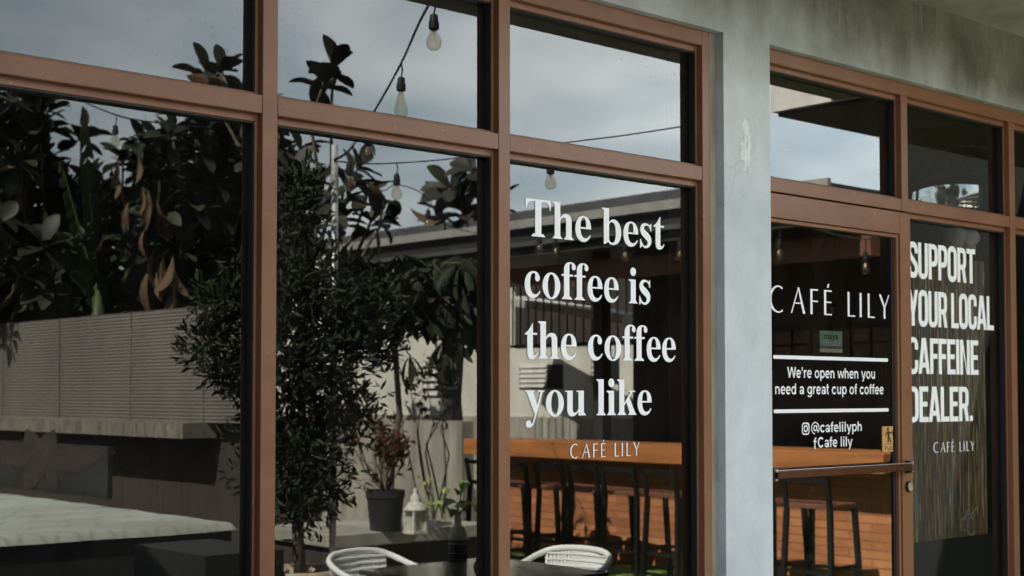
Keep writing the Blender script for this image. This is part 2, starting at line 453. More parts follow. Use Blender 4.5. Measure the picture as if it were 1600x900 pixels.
M = dict(
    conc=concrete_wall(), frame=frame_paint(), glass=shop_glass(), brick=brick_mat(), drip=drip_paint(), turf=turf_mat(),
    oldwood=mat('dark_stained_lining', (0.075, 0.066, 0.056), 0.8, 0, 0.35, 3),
    limewash=mat('chalky_limewash', (0.74, 0.77, 0.77), 0.9, 0, 0.12, 40),
    vinyl=mat('white_vinyl', (0.88, 0.91, 0.93), 0.5, spec=0.3),
    gasket=mat('black_rubber', (0.012, 0.012, 0.012), 0.6),
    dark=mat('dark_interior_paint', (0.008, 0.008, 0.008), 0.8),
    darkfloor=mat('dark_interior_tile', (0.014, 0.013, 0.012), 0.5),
    bronze=mat('dark_bronze_metal', (0.085, 0.055, 0.045), 0.30, 0.85, 0.25, 20),
    black=mat('black_metal', (0.014, 0.014, 0.015), 0.45, 0.3),
    steel=mat('worn_steel', (0.55, 0.55, 0.53), 0.35, 0.9, 0.2, 30),
    brass=mat('brushed_gold_plate', (0.56, 0.33, 0.11), 0.45, 0.0, 0.15, 40),
    ink=mat('black_print', (0.02, 0.015, 0.01), 0.6),
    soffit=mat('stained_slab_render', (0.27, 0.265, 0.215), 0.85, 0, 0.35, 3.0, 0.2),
    slabface=mat('weathered_white_render', (0.62, 0.60, 0.56), 0.85, 0, 0.25, 8, 0.2, stretch=(1, 1, 0.3)),
    patio=mat('patio_concrete', (0.27, 0.26, 0.235), 0.85, 0, 0.3, 2.5, 0.3),
    earth=mat('bare_earth', (0.13, 0.10, 0.07), 0.95, 0, 0.4, 3),
    wood=mat('orange_stained_wood', (0.40, 0.155, 0.05), 0.5, 0, 0.35, 5, 0.1, stretch=(3, 0.35, 3)),
    beam=mat('red_brown_wood', (0.16, 0.062, 0.038), 0.6, 0, 0.3, 6),
    roofmetal=mat('grey_roof_metal', (0.10, 0.10, 0.10), 0.5, 0.3, 0.3, 4),
    rooflight=mat('pale_roof_trim', (0.30, 0.29, 0.27), 0.6, 0.1, 0.25, 4),
    rooffascia=mat('charcoal_fascia', (0.028, 0.026, 0.025), 0.6, 0, 0.3, 5),
    shedwall=mat('dark_brown_boards', (0.045, 0.034, 0.028), 0.75, 0, 0.35, 6, stretch=(1, 3, 0.3)),
    white=mat('white_wall_paint', (0.62, 0.60, 0.53), 0.8, 0, 0.22, 2.0, stretch=(1, 1, 0.4)),
    oldwall=mat('old_streaked_concrete', (0.33, 0.31, 0.265), 0.9, 0, 0.45, 3.0, 0.3, stretch=(1, 2.2, 0.35)),
    louver=mat('dusty_glass_slats', (0.10, 0.11, 0.11), 0.25),
    hollow=mat('dark_room', (0.008, 0.008, 0.008), 0.9),
    sheet=mat('faded_fence_sheet', (0.135, 0.122, 0.108), 0.75, 0, 0.2, 1.2, stretch=(1, 1.5, 0.6)),
    moss=mat('mossy_concrete', (0.165, 0.152, 0.122), 0.95, 0, 0.6, 9, 0.5, stretch=(1, 2, 0.6)),
    quilt=quilt_mat(),
    petal=mat('pink_lily_paint', (0.034, 0.022, 0.020), 0.6, 0, 0.5, 7),
    board=mat('dark_mural_paint', (0.018, 0.017, 0.015), 0.6, 0, 0.6, 5),
    wicker=mat('white_woven_resin', (0.74, 0.75, 0.73), 0.5),
    tabletop=mat('black_table_glass', (0.05, 0.05, 0.05), 0.10),
    pot=mat('black_plastic_pot', (0.018, 0.018, 0.018), 0.5),
    clay=mat('beige_clay_pot', (0.42, 0.33, 0.25), 0.7, 0, 0.2, 12),
    bark=mat('brown_bark', (0.11, 0.085, 0.06), 0.9, 0, 0.5, 22, 0.5),
    galv=mat('galvanised_pipe', (0.46, 0.47, 0.45), 0.45, 0.5, 0.35, 14),
    cable=mat('black_cable', (0.012, 0.012, 0.012), 0.6),
    socket=mat('black_bakelite', (0.01, 0.01, 0.01), 0.4),
    bulb=clear_glass('bulb_glass', (0.90, 0.87, 0.79), 0.03),
    filament=mat('amber_filament', (0.75, 0.50, 0.18), 0.4),
    bottle=clear_glass('clear_bottle_glass', (0.80, 0.83, 0.72), 0.20, 0.5),
    lantern=mat('distressed_white_metal', (0.58, 0.55, 0.50), 0.6, 0, 0.4, 40),
    plastic=mat('white_plastic', (0.85, 0.85, 0.83), 0.4),
    mirror=mat('convex_mirror', (0.55, 0.58, 0.60), 0.02, 1.0),
    cardgreen=mat('green_card', (0.28, 0.50, 0.36), 0.5), cardcream=mat('cream_card', (0.75, 0.66, 0.48), 0.5),
    cardgrey=mat('grey_card', (0.13, 0.14, 0.17), 0.5), cardpale=mat('pale_card', (0.62, 0.58, 0.58), 0.5),
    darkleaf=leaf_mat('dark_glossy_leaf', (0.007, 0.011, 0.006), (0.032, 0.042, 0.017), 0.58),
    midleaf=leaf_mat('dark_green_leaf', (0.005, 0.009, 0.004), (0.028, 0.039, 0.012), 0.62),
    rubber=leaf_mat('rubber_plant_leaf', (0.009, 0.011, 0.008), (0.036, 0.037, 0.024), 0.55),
    banana=leaf_mat('banana_leaf', (0.028, 0.046, 0.012), (0.052, 0.066, 0.020), 0.5),
    dryleaf=leaf_mat('dry_brown_leaf', (0.075, 0.042, 0.022), (0.13, 0.08, 0.045), 0.7),
    croton=leaf_mat('croton_leaf', (0.025, 0.032, 0.012), (0.13, 0.035, 0.02), 0.5),
    lime=leaf_mat('lime_leaf', (0.17, 0.27, 0.045), (0.36, 0.46, 0.10), 0.45),
)

# ------------------------------------------------------------------ helpers


class MB:
    """collects shapes in world (or local) coordinates, then links them as one mesh object"""

    def __init__(s):
        s.v, s.f, s.m = [], [], []

    def add(s, vs, fs, mi=0):
        o = len(s.v)
        s.v += [tuple(v) for v in vs]
        for f in fs:
            s.f.append([o + i for i in f]); s.m.append(mi)
        return s

    def box(s, x0, x1, y0, y1, z0, z1, mi=0):
        vs = [(x, y, z) for x in (x0, x1) for y in (y0, y1) for z in (z0, z1)]
        return s.add(vs, [(0, 1, 3, 2), (4, 6, 7, 5), (0, 4, 5, 1), (2, 3, 7, 6), (0, 2, 6, 4), (1, 5, 7, 3)], mi)

    def bar(s, a, b, wd, th, up=Vector((0, 0, 1)), mi=0):
        a, b = Vector(a), Vector(b)
        d = (b - a).normalized()
        sx = d.cross(up)
        if sx.length < 1e-4:
            sx = d.cross(Vector((1, 0, 0)))
        sx.normalize()
        u = sx.cross(d).normalized()
        vs = [p + sx * (wd / 2 * i) + u * (th / 2 * j) for p in (a, b) for i, j in ((-1, -1), (1, -1), (1, 1), (-1, 1))]
        return s.add(vs, [(0, 1, 2, 3), (7, 6, 5, 4), (0, 4, 5, 1), (1, 5, 6, 2), (2, 6, 7, 3), (3, 7, 4, 0)], mi)

    def tube(s, pts, r, n=8, closed=False, mi=0):
        pts = [Vector(p) for p in pts]
        k = len(pts)
        rs = r if isinstance(r, (list, tuple)) else [r] * k
        ref = None
        rings = []
        for i, p in enumerate(pts):
            if closed:
                d = pts[(i + 1) % k] - pts[i - 1]
            else:
                d = pts[min(i + 1, k - 1)] - pts[max(i - 1, 0)]
            d.normalize()
            if ref is None:
                ref = d.orthogonal().normalized()
            ref = (ref - d * ref.dot(d))
            if ref.length < 1e-5:
                ref = d.orthogonal()
            ref.normalize()
            q = d.cross(ref)
            rings.append([p + (ref * math.cos(2 * math.pi * j / n) + q * math.sin(2 * math.pi * j / n)) * rs[i] for j in range(n)])
        vs = [v for g in rings for v in g]
        fs = []
        for i in range(k if closed else k - 1):
            a, b = i * n, ((i + 1) % k) * n
            for j in range(n):
                fs.append((a + j, a + (j + 1) % n, b + (j + 1) % n, b + j))
        if not closed:
            fs.append(tuple(range(n - 1, -1, -1))); fs.append(tuple((k - 1) * n + j for j in range(n)))
        return s.add(vs, fs, mi)

    def lathe(s, prof, c=(0, 0, 0), n=20, mi=0):
        c = Vector(c)
        vs, fs = [], []
        for r, z in prof:
            for j in range(n):
                a = 2 * math.pi * j / n
                vs.append(c + Vector((r * math.cos(a), r * math.sin(a), z)))
        for i in range(len(prof) - 1):
            for j in range(n):
                fs.append((i * n + j, i * n + (j + 1) % n, (i + 1) * n + (j + 1) % n, (i + 1) * n + j))
        fs.append(tuple(range(n - 1, -1, -1)))
        fs.append(tuple((len(prof) - 1) * n + j for j in range(n)))
        return s.add(vs, fs, mi)

    def build(s, name, m, parent=None, smooth=False, bevel=0.0, local=False):
        me = bpy.data.meshes.new(name)
        off = Vector((0, 0, 0))
        if parent is not None and not local:
            off = root_loc(parent)
        me.from_pydata([tuple(Vector(v) - off) for v in s.v], [], s.f)
        ms = m if isinstance(m, (list, tuple)) else [m]
        for k in ms:
            me.materials.append(k)
        for p, i in zip(me.polygons, s.m):
            p.material_index = i
            p.use_smooth = smooth
        me.update()
        o = bpy.data.objects.new(name, me)
        COL.objects.link(o)
        if parent is not None:
            o.parent = parent
        if bevel:
            b = o.modifiers.new('soft_edge', 'BEVEL')
            b.width = bevel; b.segments = 2; b.limit_method = 'ANGLE'
        return o


def root_loc(o):
    v = Vector((0, 0, 0))
    while o is not None:
        v += o.location
        o = o.parent
    return v


def thing(name, label, cat, loc=(0, 0, 0), group=None, rz=0.0):
    o = bpy.data.objects.new(name, None)
    COL.objects.link(o)
    o.location = loc
    o.rotation_euler = (0, 0, rz)
    o.empty_display_size = 0.1
    o['label'] = label; o['category'] = cat
    if group:
        o['group'] = group
    return o


def tag(o, label, cat, group=None):
    o['label'] = label; o['category'] = cat
    if group:
        o['group'] = group
    return o


def ground(name, mb, m, kind='structure'):
    o = mb.build(name, m)
    o['kind'] = kind
    return o


def dup(root, loc, rz, label=None):
    r = root.copy(); COL.objects.link(r)
    r.location = loc; r.rotation_euler = (0, 0, rz)
    if label:
        r['label'] = label
    for ch in list(root.children):
        c = ch.copy(); COL.objects.link(c); c.parent = r
        for g in list(ch.children):
            d = g.copy(); COL.objects.link(d); d.parent = c
    return r


def bez(p0, p1, p2, p3, n=8):
    r = []
    for i in range(1, n + 1):
        t = i / n
        a, b, c, d = (1 - t) ** 3, 3 * t * (1 - t) ** 2, 3 * t * t * (1 - t), t ** 3
        r.append((a * p0[0] + b * p1[0] + c * p2[0] + d * p3[0], a * p0[1] + b * p1[1] + c * p2[1] + d * p3[1]))
    return r


def path(*cmds):
    """('M' implied) points as (x, y); curves as ((c1),(c2),(p))"""
    pts = [cmds[0]]
    for c in cmds[1:]:
        if isinstance(c[0], tuple):
            pts += bez(pts[-1], *c)
        else:
            pts.append(c)
    return pts


def ell(cx, cy, rx, ry, n=32):
    return [(cx + rx * math.cos(2 * math.pi * i / n), cy + ry * math.sin(2 * math.pi * i / n)) for i in range(n)]


def rect(x0, y0, x1, y1):
    return [(x0, y0), (x1, y0), (x1, y1), (x0, y1)]


def stroke(pts, ws, sub=6):
    """ribbon of changing width along a smooth line"""
    P = []
    k = len(pts)
    for i in range(k - 1):
        p0, p1, p2, p3 = pts[max(i - 1, 0)], pts[i], pts[i + 1], pts[min(i + 2, k - 1)]
        for j in range(sub):
            t = j / sub
            q = []
            for a in (0, 1):
                q.append(0.5 * (2 * p1[a] + (p2[a] - p0[a]) * t + (2 * p0[a] - 5 * p1[a] + 4 * p2[a] - p3[a]) * t * t + (3 * p1[a] - p0[a] - 3 * p2[a] + p3[a]) * t ** 3))
            P.append((q[0], q[1], ws[i] + (ws[i + 1] - ws[i]) * t))
    P.append((*pts[-1], ws[-1]))
    lft, rgt = [], []
    for i, (x, y, wd) in enumerate(P):
        a, b = P[max(i - 1, 0)], P[min(i + 1, len(P) - 1)]
        d = Vector((b[0] - a[0], b[1] - a[1])); d.normalize()
        lft.append((x - d.y * wd / 2, y + d.x * wd / 2)); rgt.append((x + d.y * wd / 2, y - d.x * wd / 2))
    return lft + rgt[::-1]


def rring(x0, y0, x1, y1, r, wd, n=6):
    def rr(a, b, c, d, q):
        o = []
        for cx, cy, s0 in ((c - q, d - q, 0), (a + q, d - q, 90), (a + q, b + q, 180), (c - q, b + q, 270)):
            for i in range(n + 1):
                t = R(s0 + 90 * i / n)
                o.append((cx + q * math.cos(t), cy + q * math.sin(t)))
        return o
    return [rr(x0, y0, x1, y1, r), rr(x0 + wd, y0 + wd, x1 - wd, y1 - wd, max(r - wd, r * 0.12))]


def foot(x0, x1, y=0, h=22):
    return [path((x0, y), (x1, y), (x1, y + h * 0.7), ((x1 - 20, y + h), (x1 - 30, y + h), (x1 - 38, y + h + 30)), (x0 + 38, y + h + 30), ((x0 + 30, y + h), (x0 + 20, y + h), (x0, y + h * 0.7)))]


def flag(xs, y, ln=52):
    return [[(xs - ln, y), (xs + 4, y), (xs + 4, y - 75), (xs - 4, y - 48), (xs - ln, y - 20)]]


# pieces of bold old-style roman letters, 1000 units to the em; every piece is [outline, hole, ...]
def serif_letter(ch):
    E = lambda x=0: None
    if ch == 'T':
        return 667, [[rect(258, 15, 408, 676)], [path((30, 676), (30, 490), (52, 490), ((62, 590), (110, 640), (185, 640)), (482, 640), ((557, 640), (605, 590), (615, 490)), (637, 490), (637, 676))], foot(168, 498)]
    if ch == 'h':
        return 556, [[rect(64, 15, 204, 676)], flag(64, 676), foot(14, 254), [rect(346, 15, 486, 330)], foot(296, 536),
                     [path((200, 385), ((235, 440), (285, 473), (345, 473)), ((440, 473), (486, 420), (486, 328)), (346, 328), ((346, 385), (330, 405), (295, 405)), ((258, 405), (225, 375), (200, 335)))]]
    if ch == 'e':
        return 444, [[path((425, 262), ((420, 400), (340, 473), (235, 473)), ((105, 473), (25, 370), (25, 225)), ((25, 80), (105, -14), (225, -14)), ((310, -14), (370, 30), (415, 112)), (393, 126), ((352, 72), (315, 56), (276, 56)), ((195, 56), (157, 130), (153, 234)), (425, 234)),
                      path((154, 264), (299, 264), ((299, 380), (286, 440), (232, 440)), ((176, 440), (157, 370), (154, 264)))[:-1]]]
    if ch == 'b':
        return 556, [flag(66, 676), [path((62, 676), (200, 676), (200, 412), ((238, 455), (276, 473), (322, 473)), ((440, 473), (522, 370), (522, 235)), ((522, 85), (435, -14), (305, -14)), ((250, -14), (212, 2), (172, 36)), (92, -12), (62, -12)),
                                     path((200, 360), ((216, 400), (242, 418), (272, 418)), ((352, 418), (378, 330), (378, 225)), ((378, 100), (352, 26), (282, 26)), ((230, 26), (200, 62), (200, 112)))]]
    if ch == 's':
        return 389, [[stroke([(318, 375), (280, 430), (205, 452), (125, 425), (92, 355), (130, 288), (215, 228), (280, 170), (292, 95), (250, 32), (180, 8), (110, 35), (58, 125)],
                             [14, 34, 40, 74, 108, 132, 142, 128, 96, 58, 42, 36, 14])],
                     [[(346, 473), (328, 473), (300, 435), (318, 325), (346, 325)]], [[(34, -14), (54, -14), (84, 26), (60, 158), (34, 158)]]]
    if ch == 't':
        return 333, [[path((212, 630), (194, 630), ((150, 545), (90, 480), (18, 448)), (18, 425), (76, 425), (76, 120), ((76, 30), (110, -14), (180, -14)), ((250, -14), (295, 20), (326, 95)), (306, 106), ((288, 68), (272, 54), (248, 54)), ((222, 54), (212, 72), (212, 115)), (212, 425), (316, 425), (316, 461), (212, 461))]]
    if ch == 'c':
        return 444, [[path((398, 350), ((395, 425), (335, 473), (250, 473)), ((115, 473), (25, 365), (25, 225)), ((25, 80), (105, -14), (225, -14)), ((310, -14), (372, 30), (418, 110)), (397, 124), ((352, 66), (315, 54), (278, 54)), ((196, 54), (160, 150), (160, 260)), ((160, 375), (195, 440), (248, 440)), ((285, 440), (296, 415), (296, 365)))], [ell(342, 352, 60, 62)]]
    if ch == 'o':
        return 500, [[ell(250, 229, 226, 244), ell(250, 229, 92, 213)]]
    if ch == 'f':
        return 333, [[path((72, 15), (72, 530), ((72, 640), (140, 691), (240, 691)), ((325, 691), (378, 655), (378, 598)), (290, 598), ((290, 640), (275, 662), (248, 662)), ((215, 662), (212, 620), (212, 535)), (212, 15))], [ell(328, 598, 52, 52)], [rect(12, 425, 306, 461)], foot(14, 284)]
    if ch == 'i':
        return 278, [[rect(70, 15, 210, 461)], flag(70, 461), foot(18, 262), [ell(138, 610, 80, 82)]]
    if ch == 'l':
        return 278, [[rect(70, 15, 210, 676)], flag(70, 676), foot(18, 262)]
    if ch == 'k':
        return 556, [[rect(75, 15, 212, 676)], flag(75, 676), foot(22, 264), [[(205, 170), (205, 215), (392, 445), (445, 445)]], [rect(330, 439, 520, 461)], [[(262, 262), (350, 342), (528, 18), (372, 18)]], foot(318, 552)]
    if ch == 'u':
        return 556, [[path((62, 461), (62, 130), ((62, 40), (102, -14), (182, -14)), ((250, -14), (310, 22), (356, 84)), (356, 134), ((324, 78), (292, 54), (258, 54)), ((216, 54), (202, 82), (202, 130)), (202, 461))], [[(10, 461), (66, 461), (66, 432), (10, 441)]],
                     [path((350, 461), (490, 461), (490, 60), (540, 20), (540, 2), (350, 2))], [[(298, 461), (354, 461), (354, 432), (298, 441)]]]
    if ch == 'y':
        return 500, [[[(42, 445), (208, 445), (322, 165), (262, 8)]], [rect(10, 439, 240, 461)], [rect(322, 439, 486, 461)],
                     [path((392, 445), (440, 445), (250, -85), ((225, -150), (175, -205), (110, -205)), (110, -168), ((165, -165), (195, -125), (215, -70)), (262, 60))], [ell(98, -140, 68, 66)]]
    return 250, []


# tall condensed capitals, cap height 700
def tall_letter(ch):
    wd = 112
    if ch == 'S':
        a = [(300, 480), (300, 560), (262, 630), (180, 646), (95, 625), (60, 560), (68, 480), (120, 405), (200, 335), (270, 270), (304, 200), (300, 135), (262, 72), (180, 54), (95, 75), (60, 140), (60, 220)]
        return 360, [[stroke(a, [wd] * len(a))]]
    if ch == 'U':
        return 368, [[path((10, 700), (10, 170), ((10, 55), (70, -10), (184, -10)), ((298, -10), (358, 55), (358, 170)), (358, 700), (246, 700), (246, 165), ((246, 110), (225, 92), (184, 92)), ((143, 92), (122, 110), (122, 165)), (122, 700))]]
    if ch == 'O':
        return 368, [rring(8, -10, 360, 710, 160, wd)]
    if ch == 'C':
        return 360, [[path((352, 470), (352, 535), ((352, 650), (290, 710), (180, 710)), ((70, 710), (8, 650), (8, 535)), (8, 165), ((8, 50), (70, -10), (180, -10)), ((290, -10), (352, 50), (352, 165)), (352, 265), (242, 265), (242, 160), ((242, 108), (222, 90), (182, 90)), ((140, 90), (120, 108), (120, 160)), (120, 540), ((120, 592), (140, 610), (182, 610)), ((222, 610), (242, 592), (242, 540)), (242, 470))]]
    if ch in 'PRD':
        if ch == 'D':
            return 372, [[path((14, 0), (14, 700), (190, 700), ((302, 700), (360, 640), (360, 530)), (360, 170), ((360, 60), (302, 0), (190, 0))), path((126, 100), (180, 100), ((226, 100), (246, 122), (246, 170)), (246, 530), ((246, 578), (226, 600), (180, 600)), (126, 600))]]
        p = [[path((14, 250), (14, 700), (190, 700), ((302, 700), (352, 645), (352, 535)), (352, 420), ((352, 310), (302, 258), (190, 258)), (126, 258)), path((126, 358), (180, 358), ((222, 358), (240, 378), (240, 425)), (240, 535), ((240, 582), (222, 600), (180, 600)), (126, 600))], [rect(14, 0, 126, 300)]]
        if ch == 'R':
            p.append([[(175, 300), (290, 320), (362, 0), (246, 0)]])
        return (372 if ch == 'R' else 355), p
    if ch == 'T':
        return 345, [[rect(6, 600, 339, 700)], [rect(116, 0, 229, 620)]]
    if ch == 'Y':
        return 375, [[rect(132, 0, 244, 300)], [[(0, 700), (118, 700), (246, 280), (132, 250)]], [[(376, 700), (262, 700), (132, 280), (244, 250)]]]
    if ch == 'L':
        return 310, [[rect(14, 0, 126, 700)], [rect(120, 0, 304, 100)]]
    if ch == 'A':
        return 390, [[[(0, 0), (112, 0), (232, 700), (122, 700)]], [[(390, 0), (276, 0), (152, 700), (266, 700)]], [rect(96, 122, 290, 220)]]
    if ch == 'F':
        return 305, [[rect(14, 0, 126, 700)], [rect(120, 600, 300, 700)], [rect(120, 300, 275, 398)]]
    if ch == 'E':
        return 325, [[rect(14, 0, 126, 700)], [rect(120, 600, 312, 700)], [rect(120, 304, 285, 400)], [rect(120, 0, 312, 100)]]
    if ch == 'I':
        return 145, [[rect(16, 0, 128, 700)]]
    if ch == 'N':
        return 385, [[rect(14, 0, 118, 700)], [rect(268, 0, 372, 700)], [[(100, 700), (126, 700), (286, 0), (258, 0), (100, 560)]]]
    if ch == '.':
        return 150, [[rect(20, 0, 126, 110)]]
    return 130, []


def arc(cx, cy, rx, ry, a0, a1, wd=112, n=12):
    pts = [(cx + rx * math.cos(R(a0 + (a1 - a0) * i / n)), cy + ry * math.sin(R(a0 + (a1 - a0) * i / n))) for i in range(n + 1)]
    return [stroke(pts, [wd] * len(pts), 2)]


# plain heavy grotesque letters, cap height 716
def sans_letter(ch):
    if ch == 'o':
        return 590, [[ell(290, 258, 256, 272), ell(290, 258, 142, 176)]]
    if ch == 'e':
        return 556, [[rect(70, 218, 500, 302)], arc(282, 258, 198, 222, 12, 318)]
    if ch == 'c':
        return 545, [arc(285, 258, 198, 222, 38, 322)]
    if ch in 'nh':
        return 590, [[rect(62, 0, 176, 716 if ch == 'h' else 519)], arc(288, 310, 168, 160, 160, 0), [rect(400, 0, 512, 318)]]
    if ch == 'u':
        return 590, [[rect(410, 0, 522, 519)], arc(296, 208, 170, 160, -20, -180), [rect(70, 200, 182, 519)]]
    if ch == 'r':
        return 390, [[rect(62, 0, 176, 519)], arc(330, 290, 210, 180, 170, 82)]
    if ch == 'p':
        return 600, [[rect(62, -205, 174, 519)], [ell(316, 258, 244, 272), ell(316, 258, 132, 176)]]
    if ch == 'd':
        return 600, [[rect(426, 0, 538, 716)], [ell(284, 258, 244, 272), ell(284, 258, 132, 176)]]
    if ch == 'g':
        return 600, [[rect(426, -40, 538, 519)], [ell(284, 268, 244, 262), ell(284, 268, 132, 166)], arc(288, -40, 192, 118, -168, 2, 100)]
    if ch == 'a':
        return 556, [[rect(384, 0, 498, 370)], [ell(238, 150, 188, 160), ell(238, 150, 82, 74)], arc(270, 340, 172, 138, 160, 0, 104)]
    if ch == 'f':
        return 330, [[rect(92, 0, 206, 560)], arc(262, 556, 112, 118, 180, 76, 112), [rect(10, 430, 318, 519)]]
    if ch == 't':
        return 333, [[rect(88, 110, 202, 680)], arc(248, 122, 103, 78, 180, 280, 104), [rect(10, 430, 306, 519)]]
    if ch == 'y':
        return 556, [[[(8, 519), (130, 519), (322, 40), (228, -20)]], [[(548, 519), (430, 519), (205, -110), (312, -110)]], arc(150, -80, 112, 82, -100, 0, 96)]
    if ch == 'w':
        return 778, [[[(8, 519), (118, 519), (252, 0), (146, 0)]], [[(146, 0), (252, 0), (440, 519), (340, 519)]], [[(340, 519), (440, 519), (640, 0), (532, 0)]], [[(532, 0), (640, 0), (772, 519), (662, 519)]]]
    if ch == 'W':
        return 944, [[[(4, 716), (130, 716), (290, 0), (172, 0)]], [[(172, 0), (290, 0), (532, 716), (412, 716)]], [[(412, 716), (532, 716), (772, 0), (656, 0)]], [[(656, 0), (772, 0), (940, 716), (816, 716)]]]
    if ch == 'i':
        return 278, [[rect(76, 0, 190, 519)], [rect(76, 596, 190, 716)]]
    if ch == 'l':
        return 278, [[rect(76, 0, 190, 716)]]
    if ch == 'C':
        return 722, [arc(372, 358, 268, 308, 42, 318, 124, 18)]
    if ch == "'":
        return 238, [[[(66, 716), (176, 716), (150, 450), (92, 450)]]]
    if ch == '@':
        return 960, [arc(480, 300, 385, 400, -50, 262, 74, 26), [ell(468, 300, 190, 210), ell(468, 300, 104, 130)], [rect(590, 140, 670, 500)], arc(740, 200, 110, 90, 180, 330, 70, 8)]
    return 278, []


# slender flared capitals, cap height 700
def slim_letter(ch):
    if ch == 'C':
        return 640, [[stroke([(420, 640), (360, 690), (270, 698), (170, 640), (85, 500), (66, 350), (85, 195), (165, 62), (270, 4), (360, 12), (425, 62)], [44, 36, 38, 52, 66, 70, 66, 54, 38, 36, 42])]]
    if ch == 'A':
        return 610, [[[(30, 0), (66, 0), (276, 700), (250, 700)]], [[(395, 0), (470, 0), (285, 715), (243, 715)]], [rect(140, 262, 370, 296)]]
    if ch in 'FE':
        p = [[rect(20, 0, 84, 700)], [rect(80, 660, 262, 700)], [rect(80, 345, 250, 382)]]
        if ch == 'E':
            p.append([rect(80, 0, 266, 36)])
            p.append([[(118, 770), (160, 770), (190, 885), (140, 870)]])
        return 430, p
    if ch == 'L':
        return 400, [[rect(20, 0, 84, 700)], [rect(80, 0, 262, 38)]]
    if ch == 'I':
        return 270, [[rect(20, 0, 84, 700)]]
    if ch == 'Y':
        return 380, [[rect(166, 0, 230, 330)], [[(10, 700), (78, 700), (232, 320), (172, 318)]], [[(372, 700), (338, 700), (186, 330), (222, 310)]]]
    return 330, []


def lettering(name, lines, face, unit, y, parent):
    """flat vinyl letters on the pane: lines = [(text, x0, x1, z_base, height)]"""
    mb = MB()
    set_type(mb, lines, face, unit, y)
    return mb.build(name, M['vinyl'], parent)


def set_type(mb, lines, face, unit, y):
    k = 0
    for txt, x0, x1, z0, h in lines:
        pieces, pen = [], 0
        xs = []
        for ch in txt:
            adv, ps = face(ch)
            for p in ps:
                pieces.append([[(a + pen, b) for a, b in ring] for ring in p])
                xs += [a + pen for a, b in p[0]]
            pen += adv
        lo, hi = min(xs), max(xs)
        sx, sz = (x1 - x0) / (hi - lo), h / unit
        for p in pieces:
            k += 1
            yy = y - 0.00003 * (k % 9) - 0.0004
            rings = [[Vector((x0 + (a - lo) * sx, 0, z0 + b * sz)) for a, b in ring] for ring in p]
            flat = [q for r in rings for q in r]
            tris = tessellate_polygon([[Vector((q.x, q.z, 0)) for q in r] for r in rings])
            vs = [Vector((q.x, yy, q.z)) for q in flat]
            fs = []
            for a, b, c in tris:
                nrm = (vs[b] - vs[a]).cross(vs[c] - vs[a])
                fs.append((a, b, c) if nrm.y < 0 else (a, c, b))
            mb.add(vs, fs)


def font_mb(mb, txt, x0, x1, z0, cap, y, bold=0.0, mi=0):
    cu = bpy.data.curves.new('t', 'FONT')
    cu.body = txt
    cu.offset = bold
    o = bpy.data.objects.new('t', cu)
    COL.objects.link(o)
    bpy.context.view_layer.update()
    me = o.evaluated_get(bpy.context.evaluated_depsgraph_get()).to_mesh()
    vs = [v.co.copy() for v in me.vertices]
    fs = [tuple(p.vertices) for p in me.polygons]
    o.evaluated_get(bpy.context.evaluated_depsgraph_get()).to_mesh_clear()
    bpy.data.objects.remove(o)
    bpy.data.curves.remove(cu)
    lo, hi = min(v.x for v in vs), max(v.x for v in vs)
    sx, sz = (x1 - x0) / (hi - lo), cap / 0.73
    mb.add([(x0 + (v.x - lo) * sx, y, z0 + v.y * sz) for v in vs], fs, mi)


def flat_mb(mb, rings, y, mi=0):
    tris = tessellate_polygon([[Vector((a, b, 0)) for a, b in r] for r in rings])
    vs = [(a, y, b) for r in rings for a, b in r]
    mb.add(vs, tris, mi)


# ------------------------------------------------------------------ ground
g = MB(); g.box(-60, 80, -90, 60, -0.6, GROUND - 0.02); ground('ground', g, M['earth'])
g = MB(); g.box(-8, 14, -6.2, 0.16, GROUND - 0.019, GROUND); ground('patio_paving', g, M['patio'])
g = MB(); g.box(6.9, 9.18, -7.6, -1.9, GROUND + 0.0005, GROUND + 0.02); ground('turf', g, M['turf'])

# ------------------------------------------------------------------ cafe building
HEAD, TB, TT, HB = 2.571, 2.065, 2.112, 2.520
CF = -0.03                                    # face of the concrete
b = thing('cafe_building', 'stained grey concrete cafe wall with pale pillar between window and door', 'building', (3.8, 0.1, 0))
wl = MB()
wl.box(3.695, 3.945, CF, 0.22, GROUND, HEAD)                 # pillar
wl.box(-0.6, 7.6, CF, 0.22, HEAD, 2.893)                     # lintel band
wl.box(-0.6, 0.2, CF, 0.22, GROUND, HEAD)
wl.box(6.75, 7.6, CF, 0.22, GROUND, HEAD)
wl.box(0.2, 3.695, CF, 0.22, GROUND, 0.10)                   # sill
wl.box(3.945, 6.75, CF, 0.22, GROUND, 0.0)
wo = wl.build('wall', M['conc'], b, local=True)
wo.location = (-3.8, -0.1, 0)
sl = MB()
sl.box(-0.6, 6.197, -1.19, 0.22, 2.893, 3.02)
sl.build('eave_slab', M['soffit'], b)
s2 = MB()
s2.box(6.2, 9.0, -1.62, 0.22, 2.893, 3.04)
s2.build('canopy_slab', M['slabface'], b)
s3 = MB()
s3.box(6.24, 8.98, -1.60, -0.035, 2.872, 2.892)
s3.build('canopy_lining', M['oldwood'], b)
up = MB(); up.box(-0.6, 9.0, 0.0, 0.22, 3.04, 3.7); up.build('parapet', M['slabface'], b)
bk = MB()
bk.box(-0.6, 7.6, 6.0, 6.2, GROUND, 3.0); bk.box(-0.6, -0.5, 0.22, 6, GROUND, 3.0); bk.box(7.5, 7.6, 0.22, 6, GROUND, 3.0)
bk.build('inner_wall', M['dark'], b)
ce = MB(); ce.box(-0.6, 7.6, 0.22, 6.2, 2.95, 3.03); ce.build('ceiling', M['dark'], b)
